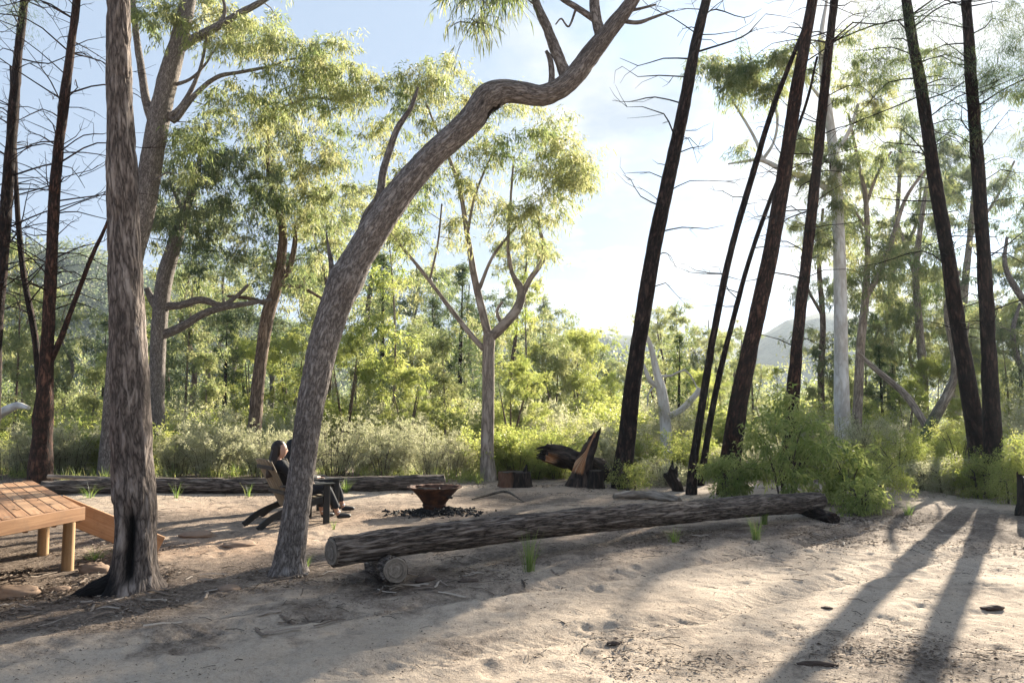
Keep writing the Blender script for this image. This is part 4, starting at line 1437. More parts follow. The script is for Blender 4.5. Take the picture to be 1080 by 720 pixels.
SHW = {"heath": ("heath_shrub", "grey-green wiry heath shrub"), "leafy": ("leafy_shrub", "yellow-green leafy shrub"), "dry": ("dry_shrub", "pale dry twiggy shrub")}
SHRUBS = []
rs = rng_for("shrub layout")
px = -40.0
row = 0
while px < 1125:
    d = rs.uniform(18.6, 20.0)
    if 930 < px < 1030: d = rs.uniform(18.8, 21)
    if px >= 1050: d = rs.uniform(15.6, 17)
    if 640 < px < 760: d = rs.uniform(18.3, 19.3)
    kind = rs.choice(["heath", "leafy", "dry"], p=[.4, .38, .22])
    if 355 < px < 500: kind = rs.choice(["heath", "dry", "leafy"], p=[.5, .3, .2])
    if 520 < px < 600: kind = "leafy"
    SHRUBS.append((px, d, str(kind), int(rs.integers(0, 2)), rs.uniform(.58, 1.12)))
    px += rs.uniform(18, 38)
cnt = {}
for (px, d, kind, v, sc) in SHRUBS:
    lab = SHW[kind][1] + ", " + between(px)
    cnt.setdefault(lab, []).append((px, d, kind, v, sc))
for lab, lst in cnt.items():
    for k, (px, d, kind, v, sc) in enumerate(lst):
        l2 = lab
        if len(lst) == 2:
            l2 = ("left-hand " if k == 0 else "right-hand ") + lab
        elif len(lst) == 3:
            l2 = ("left-hand ", "middle ", "right-hand ")[k] + lab
        elif len(lst) > 3:
            l2 = ("first ", "second ", "third ", "fourth ", "fifth ", "sixth ", "seventh ", "eighth ")[min(k, 7)] + lab
        x = P(px, 430, d)[0]
        e = empty(SHW[kind][0], (x, d, float(gz(x, d)) - .03), rs.uniform(0, 6.28))
        e.scale = (sc * 1.05, sc * 1.05, sc)
        tag(e, l2, "shrub", {"heath": "heath shrubs along the clearing's edge", "leafy": "leafy shrubs along the clearing's edge", "dry": "dry shrubs along the clearing's edge"}[kind])
        for n_, me in (("stems", SH[kind, v][0]), ("foliage", SH[kind, v][1])):
            o = bpy.data.objects.new(n_, me)
            COL.objects.link(o)
            o.parent = e


def undergrowth():
    """the unbroken heath behind the first row: copies of the shrubs' faces in one mesh per leaf colour"""
    r = rng_for("undergrowth")
    out = {"heath": MB(), "heath_green": MB()}
    stem = MB()
    src = {}
    for key, (_, _, s_, l_) in SH.items():
        src[key] = (np.concatenate(l_.v), np.concatenate(l_.q), np.concatenate(l_.var))
    for k in range(160):
        d = 22.5 + 22 * r.uniform(0, 1) ** 1.1
        x = r.uniform(-.74, .74) * d
        if 930 < 540 + x / d * 840 < 1030 and d < 22:
            continue
        kind = ["heath", "leafy", "dry"][int(r.choice(3, p=[.35, .5, .15]))]
        V, Q, var = src[kind, int(r.integers(0, 2))]
        sc = r.uniform(.8, 1.6) * (1.25 if kind == "leafy" and r.uniform() < .4 else 1)
        a = r.uniform(0, 6.28)
        ca, sa = math.cos(a), math.sin(a)
        # thin out: half of the leaves, each a little larger
        keep = r.uniform(size=len(Q)) < .34
        q = Q[keep]
        W = V[q.ravel()].reshape(-1, 4, 3)
        cen = W.mean(1, keepdims=True)
        W = (cen + (W - cen) * 1.35).reshape(-1, 3)
        R = np.stack([W[:, 0] * ca - W[:, 1] * sa, W[:, 0] * sa + W[:, 1] * ca, W[:, 2]], -1) * sc
        R += np.array([x, d, float(gz(x, d))])
        out["heath_green" if kind == "leafy" else "heath"].add(R, np.arange(len(R)).reshape(-1, 4), None, None, var[q.ravel()])
    tag(out["heath"].build("undergrowth", LEAF["heath"], None, False), "grey-green heath undergrowth spreading under the forest beyond the clearing", "undergrowth", None, "stuff")
    tag(out["heath_green"].build("undergrowth", LEAF["heath_green"], None, False), "yellow-green leafy undergrowth spreading under the forest beyond the clearing", "undergrowth", None, "stuff")


undergrowth()


def weeds():
    """low sprigs and dry grass that fray the clearing's edge"""
    r = rng_for("weeds")
    C, lv, gr = [], MB(), MB()
    k = 0
    while k < 1500:
        y = r.uniform(15.6, 20.5)
        x = r.uniform(-.72, .72) * y
        px = 540 + x / y * 840
        if float(n2(np.array([x]), np.array([y]), .8, 2, 2.5)[0]) + (y - 18.3) * .12 < .5:
            k += 1
            continue
        k += 1
        z = float(gz(x, y))
        C.append((x, y, z + .06))
        for q in range(9):
            a = r.uniform(0, 6.28)
            h = r.uniform(.1, .42)
            b = np.array([x + r.normal() * .07, y + r.normal() * .07, z])
            o_ = np.array([math.cos(a), math.sin(a), 0]) * h * r.uniform(.1, .6)
            sd = np.array([-math.sin(a), math.cos(a), 0]) * .004
            gr.add([b - sd, b + sd, b + o_ * .4 + [0, 0, h * .6] + sd * .7, b + o_ * .4 + [0, 0, h * .6] - sd * .7, b + o_ + [0, 0, h]], [(0, 1, 2, 3)], [(3, 2, 4)], None, r.uniform(.3, 1))
    sprays(lv, np.array(C), .16, 26, r, .05, .014, -.2, 5, None, .8, None, .5)
    tag(lv.build("low_weeds", LEAF["heath_green"], None, False), "low leafy weeds fraying the edge of the clearing", "weeds", None, "stuff")
    tag(gr.build("dry_grass", LEAF["grass"], None, False), "sparse dry grass along the edge of the clearing", "grass", None, "stuff")


weeds()


def big_bush(name, label, px, d, w, h, n, leaf, L=.085, W=.022, seed=0, per=60, clump=.26, cat="bush"):
    r = rng_for(label)
    x = P(px, 430, d)[0]
    root = np.array([x, d, float(gz(x, d))])
    e = tag(empty(name, root), label, cat)
    st, lv, sk = MB(), MB(), Skeleton()
    for k in range(9):
        a = r.uniform(0, 6.28)
        q = root + np.array([math.cos(a) * w * .3, math.sin(a) * w * .25, h * r.uniform(.45, .75)])
        c, rr = tube(st, [root + np.array([math.cos(a) * .1, math.sin(a) * .1, -.1]), (root + q) / 2 + np.array([0, 0, .15]), q], [.018, .012, .006], 5, .2, cap1=False)
        sk.add(c, rr)
    C = []
    while len(C) < n:
        a = r.uniform(-1, 1, 3)
        rr = np.linalg.norm(a)
        if rr > 1 or rr < .25:
            continue
        wob = .75 + .5 * float(vnoise(np.array([[a[0] * 2.2 + 7, a[1] * 2.2, a[2] * 2.2 + seed]]))[0])
        z = max(.08, h * (.46 + .5 * a[2] * wob))
        C.append(root + np.array([a[0] * w * .5 * wob, a[1] * w * .42 * wob, z]))
    C = np.array(C)
    branch_to(st, sk, C, r, .008, None, 4, .3)
    sprays(lv, C, clump, per, r, L, W, .45, 7, None, .8)
    st.build("stems", BARK["twig"], e, True, root)
    lv.build("foliage", LEAF[leaf], e, False, root)
    return e


big_bush("leafy_bush", "big bright green leafy bush over the far end of the long log", 828, 14.1, 1.85, 1.85, 72, "bush", seed=1, L=.125, W=.034, per=36, clump=.30)
big_bush("leafy_bush", "lower leafy bush right of the far end of the long log", 893, 13.8, 1.0, 1.0, 32, "bush", seed=2, L=.125, W=.034, per=36, clump=.30)
big_bush("leafy_bush", "sunlit pale green bush left of the thick red-brown pine", 768, 14.6, .95, .85, 45, "bush", seed=3, L=.07)
big_bush("fine_bush", "feathery grey-green bush left of the sandy gap", 945, 17.0, 1.6, 1.25, 90, "heath_green", .05, .012, 4, 80)
big_bush("fine_bush", "small feathery bush at the foot of the mossy tree", 985, 18.2, 1.3, 1.1, 60, "heath_green", .05, .012, 5, 80)
big_bush("fine_bush", "pale feathery bush at the right edge before the dark pine", 1066, 13.9, .8, .85, 50, "heath_green", .05, .014, 6, 70)
big_bush("fine_bush", "tall dark feathery bush under the two dark pines", 1010, 17.6, 1.4, 1.5, 70, "heath_green", .05, .012, 7, 80)
big_bush("fine_bush", "low pale bush wrapped round the foot of the dark leaning pine", 664, 16.25, .75, .62, 26, "heath_green", .05, .014, 8, 60)
big_bush("fine_bush", "silvery bush between the dark leaning pine and thin stem", 700, 17.3, 1.3, .6, 45, "heath", .05, .012, 9, 70)
big_bush("leafy_bush", "yellow-green bush behind the split stump", 588, 20.5, 2.2, 1.5, 80, "heath_green", .06, .018, 10, 80)
big_bush("fine_bush", "pale feathery bush just right of the leafy bush, at the sandy gap", 920, 14.6, 1.2, .95, 55, "heath_green", .05, .013, 12, 70)
big_bush("fine_bush", "low pale bush in front of the left dark pine", 1018, 15.4, .9, .7, 40, "heath_green", .05, .013, 13, 70)
big_bush("fine_bush", "low sprawling bush at the back of the sandy gap", 965, 16.2, .9, .6, 40, "heath", .05, .013, 14, 70)
big_bush("fine_bush", "knee-high pale bush hiding the foot of the left dark pine", 1034, 14.9, 1.1, .85, 55, "heath_green", .05, .013, 15, 70)
big_bush("fine_bush", "low grey bush filling the edge between mossy tree and dark pines", 996, 15.6, 1.2, .7, 50, "heath", .05, .013, 16, 70)
big_bush("fine_bush", "yellowish bush under the right dark pine at the frame's edge", 1088, 14.2, 1.2, 1.2, 60, "heath_green", .055, .014, 17, 70)
big_bush("leafy_bush", "small leafy bush at the right end of the long log, nearest the sand", 905, 12.7, .7, .55, 28, "bush", .08, .022, 18, 45)
big_bush("fine_bush", "wide silvery bush behind the fire pit", 405, 19.2, 2.2, 1.25, 90, "heath", .05, .011, 11, 80)


# ------------------------------------------------------------------ shaped solids
def beam(mb, a, b, w, h, var=.5, side=None, up=None, bev=.006):
    """a bevelled bar from a to b, w across and h high"""
    a, b = np.asarray(a, float), np.asarray(b, float)
    t = unit(b - a)
    ln = np.linalg.norm(b - a)
    up = np.array([0, 0, 1.0]) if up is None else np.asarray(up, float)
    s = unit(np.cross(t, up)) if side is None else unit(np.asarray(side, float))
    u = unit(np.cross(s, t))
    bv = min(bev, w * .3, h * .3)
    ring = [(-w / 2 + bv, -h / 2), (w / 2 - bv, -h / 2), (w / 2, -h / 2 + bv), (w / 2, h / 2 - bv), (w / 2 - bv, h / 2), (-w / 2 + bv, h / 2), (-w / 2, h / 2 - bv), (-w / 2, -h / 2 + bv)]
    V, K = [], []
    for l in (0, ln):
        for (x, y) in ring:
            V.append(a + t * l + s * x + u * y); K.append([x + var * 7, y, l + var * 13])
    q = [(i, (i + 1) % 8, 8 + (i + 1) % 8, 8 + i) for i in range(8)]
    caps = [(0, 3, 2, 1), (0, 7, 4, 3), (7, 6, 5, 4), (8, 9, 10, 11), (8, 11, 12, 15), (12, 13, 14, 15)]
    mb.add(V, q + caps, None, K, var)


def round_log(name, label, pts, dia, bark, cat, disp=None, seg=40, step=.03, cut0=None, cut1=None, aux=None, group=None, end_mat=None):
    pts = [np.asarray(p, float) for p in pts]
    mb = MB()
    c, r = tube(mb, pts, [x / 2 for x in dia], seg, step, disp, True, True, aux=aux)
    o = mb.build(name, BARK[bark] if isinstance(bark, str) else bark, None, True, pts[0])
    tag(o, label, cat, group)
    for flag, i, j in ((cut0, 0, 1), (cut1, -1, -2)):
        if flag:
            t = unit(c[i] - c[j])
            e = MB()
            ref = unit(np.cross(t, [0.1, 0.2, 1]))
            bi = np.cross(t, ref)
            n, rings = 40, 7
            V, K = [], []
            rn = rng_for(label + str(i))
            base = r[i] * .93
            for k in range(rings + 1):
                for m in range(n):
                    a = m / n * 2 * math.pi
                    q = base * k / rings * (1 + .04 * math.sin(3 * a + 1) + .02 * math.sin(7 * a))
                    V.append(c[i] + t * (.012 + .003 * math.sin(k * 2.1)) + ref * math.cos(a) * q + bi * math.sin(a) * q)
                    K.append([q * .5, q * .5, 0.02 * a])
            V += [c[i] - t * .02 + ref * math.cos(m / n * 6.2832) * base * 1.0 + bi * math.sin(m / n * 6.2832) * base * 1.0 for m in range(n)]
            K += [[0, 0, 0]] * n
            Q = [(k * n + m, k * n + (m + 1) % n, (k + 1) * n + (m + 1) % n, (k + 1) * n + m) for k in range(rings + 1) for m in range(n)]
            e.add(V, Q, None, K, .5)
            e.build("cut_end", end_mat or M_CUT, o, True, pts[0])
    return o


def log_disp(bk, R, S, dv):
    p = bk * np.array([24, 24, 2.4])
    a = fbm(p, 2)
    b = fbm(bk * np.array([40, 40, 12.0]) + 7, 2) - .5
    return .022 * (np.clip(np.abs(2 * a - 1) * 3.0, 0, 1) ** .6 - .6) + .010 * b + (fbm(bk * np.array([5, 5, 1.5]) + 3, 2) - .5) * .035


# ------------------------------------------------------------------ logs
lp = [P(350, 582, 7.55), P(430, 570, 8.05), P(520, 559, 8.70), P(620, 548, 9.55), P(720, 540, 10.58), P(800, 533, 11.59), P(864, 528, 12.5)]
round_log("log_bench", "long grey furrowed log lying across the clearing as a low bench", lp, [.262, .268, .275, .28, .29, .295, .28], "log", "log", log_disp, 72, .016, True, True,
          aux=lambda bk, R, S, dv: np.clip(fbm(bk * np.array([6, 6, 2.0]) + 60, 2) * 1.4 - .75, 0, 1) * sstep(2.2, 5, S))
a = P(417, 601, 7.45) - [0, .06, .115]
b = np.array([-1.43, 8.5, -.10])
round_log("support_log", "short round log propping up the near end of the long log", [a + [0, .06, .115], b + [0, 0, .10]], [.24, .24], "log", "log", log_disp, 40, .02, True, True)
a = on_ground(880, 552); b = on_ground(845, 541)
round_log("support_log", "dark short log under the far end of the long log", [a + [0, 0, .06], b + [0, 0.1, .05]], [.18, .2], "burnt", "log", log_disp, 32, .03)
rl = [on_ground(40, 523), on_ground(150, 521), on_ground(260, 520), on_ground(380, 519), on_ground(467, 517)]
rl = [p + np.array([0, .1, .135]) for p in rl]
round_log("rear_log", "long brown log edging the back of the clearing behind the seated pair", rl, [.26, .28, .28, .29, .31], "log", "log", log_disp, 40, .035, False, True)
pa = np.array([rl[0][0] - .1, rl[0][1] + .35, .30]); pb = P(124, 505, rl[0][1] + .35)
round_log("thin_pole", "thin grey pole lying above the left end of the rear log", [pa + [0, 0, float(gz(pa[0], pa[1])) * 1.0], pb], [.075, .07], "pale", "pole", None, 12, .1)
for q in (.12, .85):
    c0 = pa * (1 - q) + pb * q
    g0 = float(gz(c0[0], c0[1]))
    round_log("support_stone" if False else "peg_post", ("left" if q < .5 else "right") + " short peg holding up the thin pole behind the rear log", [[c0[0], c0[1] + .02, g0 - .1], [c0[0], c0[1] + .02, c0[2] - .03]], [.07, .06], "pale", "peg", None, 8, .1, group="pegs under the thin pole")
gb = [on_ground(648, 526), on_ground(668, 525), on_ground(690, 526), on_ground(716, 530)]
round_log("fallen_branch", "thick knobby pale branch lying on the sand left of the thin stems", [g + np.array([0, 0, h]) for g, h in zip(gb, (.06, .09, .07, .05))], [.10, .19, .15, .11], "pale", "branch",
          lambda bk, R, S, dv: (fbm(bk * np.array([9, 9, 5.0]), 2) - .5) * .09, 24, .03, True, True)
gb = [on_ground(498, 527), on_ground(516, 524), on_ground(534, 523), on_ground(552, 529)]
round_log("fallen_branch", "thin curved dead branch on the ground before the charred block stump", [g + np.array([0, 0, h]) for g, h in zip(gb, (.02, .06, .09, .02))], [.03, .05, .05, .02], "twig", "branch", None, 10, .06)
wl = [P(-60, 470, 23), P(-14, 446, 22.8), P(4, 434, 22.6), P(18, 428, 22.4), P(30, 430, 22.0)]
round_log("fallen_log", "slim bleached fallen trunk lifting out of the scrub at the left edge", wl, [.32, .29, .25, .2, .1], "white", "log", lambda bk, R, S, dv: (fbm(bk * np.array([5, 5, 2.0]), 2) - .5) * .06, 20, .1)
fl = [P(905, 372, 24.2), P(922, 388, 24), P(940, 403, 23.7), P(958, 420, 23.4), P(985, 462, 22.8)]
round_log("fallen_branch", "long pale branch slanting down right of the pinkish gum", fl, [.08, .16, .18, .2, .22], "pale", "branch", None, 12, .1)

# ------------------------------------------------------------------ stumps
M_SPLITSTUMP = bark_mat("split_stump_wood", (.014, .011, .01), (.05, .034, .026), (.12, .085, .065), 14, 2, .7, .02, ((.10, .035, .018), (.36, .16, .065), (.58, .42, .28)))
M_BLOCK = bark_mat("charred_stump_wood", (.012, .010, .009), (.03, .022, .018), (.07, .05, .04), 14, 2.0, .8, .025, (.17, .085, .05))


def stump(name, label, px, py, w, h, mat, seg=36, jag=.06, spike=None, lean=0.0, aux=None, cat="tree stump"):
    g = on_ground(px, py)
    r = rng_for(label)
    ph = r.uniform(0, 9)

    def dsp(bk, R, S, dv):
        d_ = (fbm(bk * np.array([7, 7, 2.0]) + ph, 3) - .5) * w * .35 + .09 * w * np.exp(-S / .12)
        return d_
    mb = MB()
    pts = [g - [0, 0, .12], g + [lean * .3, 0, h * .35], g + [lean, 0, h]]
    tube(mb, pts, [w / 2 * 1.08, w / 2, w / 2 * .95], seg, .025, dsp, False, True, aux=aux, cap_aux=0)
    # ragged top: lift the last rings unevenly
    V = mb.v[0]
    top = V[:, 2] > g[2] + h * .7
    nz = fbm(np.stack([V[:, 0] * 9, V[:, 1] * 9, np.full(len(V), ph)], -1), 2) - .4
    V[top, 2] += (nz[top] * jag * 3) * ((V[top, 2] - g[2] - h * .7) / (h * .3))
    if spike:
        sx, sh, sw = spike
        tube(mb, [g + [sx, 0, h * .8], g + [sx + .01, 0, h + sh * .5], g + [sx + .03, 0, h + sh]], [sw, sw * .7, .012], 9, .05, None, cap1=True)
    o = mb.build(name, mat, None, True, g)
    tag(o, label, cat)
    return o


stump("charred_stump", "squat charred block stump with a small spike, between forked gum and split stump", 543, 513, .66, .30, M_BLOCK, 44, .03, (.22, .16, .06), aux=lambda bk, R, S, dv: sstep(.1, -.4, dv[..., 0]) * .6)
stump("burnt_stump", "small dark stump at the right foot of the split stump", 628, 515, .33, .36, M_BLOCK, 30, .05)
stump("burnt_stump", "black burnt stump at the right edge of the clearing", 1092, 545, .42, .6, BARK["burnt"], 30, .1, (.1, .3, .09))
stump("burnt_stump", "leaning charred shard of a stump at the left foot of the thin stem", 716, 517, .22, .36, M_BLOCK, 20, .14, (-.06, .14, .05), -.22)


def split_stump():
    g = on_ground(612, 513)
    d = g[1]
    s = d / FL
    nsp = unit(np.array([-.80, -.58, .10]))     # the way the split face looks

    def dsp(bk, R, S, dv):
        rough = (fbm(bk * np.array([8, 8, 2.2]), 3) - .5) * .08 + .05 * np.exp(-np.maximum(0, S - .15) / .14)
        Rr = R + rough
        cosn = (dv * nsp).sum(-1)
        lim = (.16 - .14 * sstep(.25, .95, S)) + (fbm(bk * np.array([14, 14, 1.5]) + 5, 2) - .5) * .03
        cut = np.where(cosn > .05, lim / np.maximum(cosn, .05), 9)
        return np.where(S > .3, np.minimum(Rr, np.maximum(cut, .015)), Rr) - R

    def ax(bk, R, S, dv):
        cosn = (dv * nsp).sum(-1)
        return sstep(.35, .6, cosn) * sstep(.36, .48, S) * (.55 + .8 * (fbm(bk * np.array([20, 20, 1.6]) + 9, 2)))
    mb = MB()
    pts = [g - [0, 0, .15], g + [0.0, 0, .02], P(614, 493, d), P(621, 473, d), P(629, 452, d)]
    tube(mb, pts, [.31, .27, .21, .165, .10], 64, .018, dsp, False, True, aux=ax)
    V = mb.v[0]
    top = V[:, 2] > g[2] + .8
    nz = fbm(np.stack([V[:, 0] * 12, V[:, 1] * 12, np.zeros(len(V))], -1), 2) - .6
    V[top, 2] += nz[top] * .28 * (V[top, 2] - g[2] - .8) / .4
    o = mb.build("split_stump", M_SPLITSTUMP, None, True, g)
    tag(o, "tall split stump with an orange torn inner face, leaning right", "tree stump")
    # the trunk that broke away lies behind it
    f = [P(575, 477, 17.3), P(592, 481, 17.4), P(612, 487, 17.6), P(640, 500, 18.2), P(662, 512, 18.8)]

    def fd(bk, R, S, dv):
        a = fbm(bk * np.array([9, 9, 2.0]), 3) - .5
        return a * .22 + np.where(S < .35, (fbm(np.stack([dv[..., 0] * 3, dv[..., 1] * 3, dv[..., 2] * 3], -1) + 2, 2) - .75) * .3 * (1 - S / .35), 0)
    round_log("fallen_log", "charred broken log with an orange torn end, behind the split stump", f, [.40, .46, .46, .42, .38], M_SPLITSTUMP, "log", fd, 40, .03,
              aux=lambda bk, R, S, dv: np.clip(sstep(.34, .05, S) * sstep(.4, -.5, dv[..., 2]) * .9 + sstep(.5, .2, S) * .1, 0, 1))
    # splinters of the torn end belong to the log
    lo = [o for o in bpy.data.objects if o.get("label", "").startswith("charred broken log")][0]
    sp_ = MB()
    r = rng_for("splinter")
    for k in range(9):
        b0 = f[0] + np.array([.1, r.uniform(-.12, .12), r.uniform(-.16, .16)])
        tube(sp_, [b0, b0 + [-.14, 0, r.uniform(-.02, .05)], b0 + [-r.uniform(.22, .36), r.uniform(-.05, .05), r.uniform(-.05, .06)]], [.05, .03, .006], 6, .05)
    sp_.build("splinters", M_BLOCK, lo, True, f[0])


split_stump()

# ------------------------------------------------------------------ fire pit
FP = on_ground(458, 541)


def lathe(mb, prof, seg=48, origin=(0, 0, 0), wob=None):
    th = np.arange(seg) / seg * 2 * np.pi
    prof = np.array(prof, float)
    V = []
    for k, (r, z) in enumerate(prof):
        rr = r + (wob(th, k) if wob else 0)
        V.append(np.stack([np.cos(th) * rr, np.sin(th) * rr, np.full(seg, z)], -1))
    V = np.concatenate(V) + np.asarray(origin)
    n = len(prof)
    q = [(k * seg + j, k * seg + (j + 1) % seg, (k + 1) * seg + (j + 1) % seg, (k + 1) * seg + j) for k in range(n - 1) for j in range(seg)]
    mb.add(V, q)


fe = tag(empty("fire_pit", FP), "rusty flared steel fire bowl on a short drum, standing in charcoal", "fire pit")
mb = MB()
lathe(mb, [(.165, -.05), (.185, -.02), (.19, .03), (.178, .035), (.178, .10), (.19, .105), (.185, .135)], 40, FP)
mb.build("drum", M_RUST, fe, True, FP)
mb = MB()
wb = lambda th, k: .012 * np.sin(3 * th + 1) * k / 6 + .008 * np.sin(11 * th) * (k in (4, 5, 6))
lathe(mb, [(.02, .130), (.17, .132), (.20, .17), (.27, .26), (.345, .345), (.395, .385), (.415, .398), (.405, .405), (.375, .385), (.26, .27), (.17, .17), (.02, .16)], 48, FP, wb)
# scalloped lip pieces folded outward
for k in range(14):
    a = k / 14 * 6.283 + .1
    ca, sa = math.cos(a), math.sin(a)
    tang = np.array([-sa, ca, 0])
    c0 = FP + np.array([ca * .40, sa * .40, .392])
    beam(mb, c0 - tang * .06, c0 + tang * .06, .07, .012, .4, side=np.array([ca, sa, .25 + .2 * math.sin(k * 2.3)]))
mb.build("bowl", M_RUST, fe, True, FP)
mb = MB()
r = rng_for("fire sticks")
for k in range(14):
    a = r.uniform(0, 6.28)
    p0 = FP + np.array([math.cos(a) * r.uniform(.02, .2), math.sin(a) * r.uniform(.02, .2), r.uniform(.25, .36)])
    d_ = unit(np.array([r.normal(), r.normal(), r.uniform(-.05, .22)]))
    L_ = r.uniform(.12, .26)
    tube(mb, [p0 - d_ * L_, p0 + r.normal(size=3) * .01, p0 + d_ * L_], [.02, .024, .012], 7, .06, None, True, True)
lathe(mb, [(.30, .285), (.2, .31), (.1, .33), (.005, .335)], 30, FP, lambda th, k: .02 * np.sin(5 * th + k))
mb.build("ashes", M_COAL, fe, True, FP)


def chunks(name, label, centre, rx, ry, n, smin, smax, mat, zf, cat=None):
    r = rng_for(label)
    mb = MB()
    for k in range(n):
        a, q = r.uniform(0, 6.28), abs(r.normal()) * .42 + .12 * r.uniform()
        x, y = centre[0] + math.cos(a) * q * rx, centre[1] + math.sin(a) * q * ry
        s = r.uniform(smin, smax)
        d_ = unit(np.array([r.normal(), r.normal(), r.normal() * .35]))
        z = float(gz(x, y)) + s * .3 + zf * max(0, 1 - q) * r.uniform(.3, 1)
        c = np.array([x, y, z])
        tube(mb, [c - d_ * s, c + r.normal(size=3) * s * .15, c + d_ * s * .9], [s * r.uniform(.3, .5), s * .5, s * .3], 5, 1.0, None, True, True, r.uniform())
    o = mb.build(name, mat, None, False)
    tag(o, label, cat, None, "stuff")
    return o


chunks("charcoal", "heap of charcoal and ash around the foot of the fire bowl", FP + [.06, -.03, 0], .78, .52, 900, .010, .042, M_COAL, .10, "charcoal")

# ------------------------------------------------------------------ timber deck with its ramp board
DZ = .655


def at_z(px, py, z):
    u = (IH / 2 - py) / FL
    k = (z - EYE) / (ST + u * CT)
    return np.array([(px - IW / 2) / FL * k, (CT - u * ST) * k, z])


A = at_z(87, 534, DZ); Cc = at_z(34, 506, DZ); Bb = at_z(0, 549, DZ)
Bb = A + (Bb - A) * 3.4
uAC = unit(Cc - A); uAB = unit(Bb - A)
lenAC = np.linalg.norm(Cc - A); lenAB = np.linalg.norm(Bb - A)
DO = np.array([A[0], A[1], float(gz(A[0], A[1]))])
de = tag(empty("timber_deck", DO), "low honey-coloured timber deck on round posts at the left edge", "deck")
mb = MB()
r = rng_for("deck")
sinang = np.linalg.norm(np.cross(uAC, uAB))
stepb = .125 / sinang
perp = unit(np.cross(np.array([0, 0, 1.0]), uAC))
nb = int(lenAB / stepb)
split = .39 * lenAC
for k in range(nb):
    o0 = A + uAB * (k + .5) * stepb - np.array([0, 0, .016])
    for (s0, s1) in ((.03, split - .004), (split + .004, lenAC)):
        beam(mb, o0 + uAC * s0, o0 + uAC * s1, .118, .03, r.uniform(), None, None, .004)
mb.build("deck_boards", M_DECK, de, False, DO)
mb = MB()
for k in range(nb):
    for t in (.10, split - .05, split + .05, lenAC - .08):
        for q in (-.032, .032):
            c = A + uAB * ((k + .5) * stepb) + perp * q + uAC * t
            lathe(mb, [(.0001, .0016), (.0045, .0012), (.005, -.004)], 8, c)
mb.build("screws", M_SCREW, de, False, DO)
mb = MB()
nAB = unit(np.cross(uAB, [0, 0, 1.0]))
nAB = nAB if nAB @ (A - Cc) > 0 else -nAB
beam(mb, A + nAB * .012 - [0, 0, .067], Bb + nAB * .012 - [0, 0, .067], .045, .135, .3)
mb.build("front_beam", M_DECK, de, False, DO)
mb = MB()
beam(mb, A + uAC * .06 + uAB * .03 - [0, 0, .10], Cc + uAB * .03 - [0, 0, .10], .045, .13, .6)
for q in (.35, .7, 1.05, 1.6, 2.2, 2.8):
    beam(mb, A + uAC * .08 + uAB * q - [0, 0, .10], Cc + uAB * q - [0, 0, .10], .045, .13, .2)
mb.build("joists", M_DECK, de, False, DO)
for (px, py, top) in ((71, 601, 0), (45, 585, 0)):
    g = on_ground(px, py)
    mb = MB()
    zt = DZ - .135 - .002
    tube(mb, [g - [0, 0, .2], g + [0, 0, .2], [g[0], g[1], zt]], [.062, .06, .058], 24, .08, None, False, True, .4)
    mb.build("post", M_POST, de, True, DO)
for (q, t) in ((1.2, .15), (2.2, .15), (.9, 2.9), (2.4, 2.9)):
    g = A + uAB * q + uAC * t
    g[2] = float(gz(g[0], g[1]))
    mb = MB()
    tube(mb, [g - [0, 0, .2], g + [0, 0, .2], [g[0], g[1], DZ - .167]], [.062, .06, .058], 16, .1, None, False, True, .4)
    mb.build("post", M_POST, de, True, DO)
mb = MB()
ra, rb = P(60, 532, 9.05), on_ground(168, 584)
ra = ra + np.array([0, 0, -.02])
rb = rb + np.array([0, 0, .07])
beam(mb, ra, rb, .045, .27, .7, None, None, .006)
# a saw cut lies flush with the ground at its foot; a knot shows in the face
mb.build("ramp_board", M_DECK, de, False, DO)

# ------------------------------------------------------------------ chairs and the seated pair
FACE = math.radians(37)


def chair(label, loc):
    e = tag(empty("garden_chair", loc, FACE), label, "chair", "garden chairs by the fire pit")

    def part(name, mbx, mat, smooth=False):
        o = mbx.build(name, mat)
        for p in o.data.polygons:
            p.use_smooth = smooth
        o.parent = e
        return o
    m = MB()
    for k in range(6):          # fanned back slats
        y = -.225 + k * .09
        yt = y * 1.22
        h = .93 - .12 * (abs(y) / .5) ** 2
        zt, xt = h, -.06 - (h - .26) * .52
        beam(m, [-.04, y, .24], [xt, yt, zt], .075, .018, k / 6, side=[0, 1, 0])
    part("backrest", m, M_SLAT)
    m = MB()
    beam(m, [-.055 - .55 * .52 - .026, -.30, .81], [-.055 - .55 * .52 - .026, .30, .81], .035, .05, .4)
    part("back_rail", m, M_BLACKWOOD)
    m = MB()
    beam(m, [-.187, -.30, .46], [-.187, .30, .46], .035, .05, .4)
    part("back_rail", m, M_BLACKWOOD)
    m = MB()
    for k in range(6):
        x = .0 + k * .088
        beam(m, [x, -.26, .285 + k * .017], [x, .26, .285 + k * .017], .075, .018, k / 6)
    part("seat", m, M_SLAT)
    for s in (-1, 1):
        m = MB()
        tube_pts = [[.46, s * .285, .355], [.2, s * .285, .30], [-.1, s * .285, .235], [-.36, s * .285, .135], [-.55, s * .285, .0]]
        c, _ = spline(tube_pts, [1] * 5, .06)
        for i in range(len(c) - 1):
            beam(m, c[i], c[i + 1] + (c[i + 1] - c[i]) * .08, .03, .085, .4, None, None, .003)
        part("rear_leg", m, M_BLACKWOOD)
        m = MB()
        beam(m, [.42, s * .315, 0], [.42, s * .315, .54], .03, .095, .4, side=[0, 1, 0])
        part("front_leg", m, M_BLACKWOOD)
        m = MB()
        beam(m, [-.26, s * .335, .56], [.52, s * .335, .56], .115, .022, .4)
        part("armrest", m, M_BLACKWOOD)
    return e


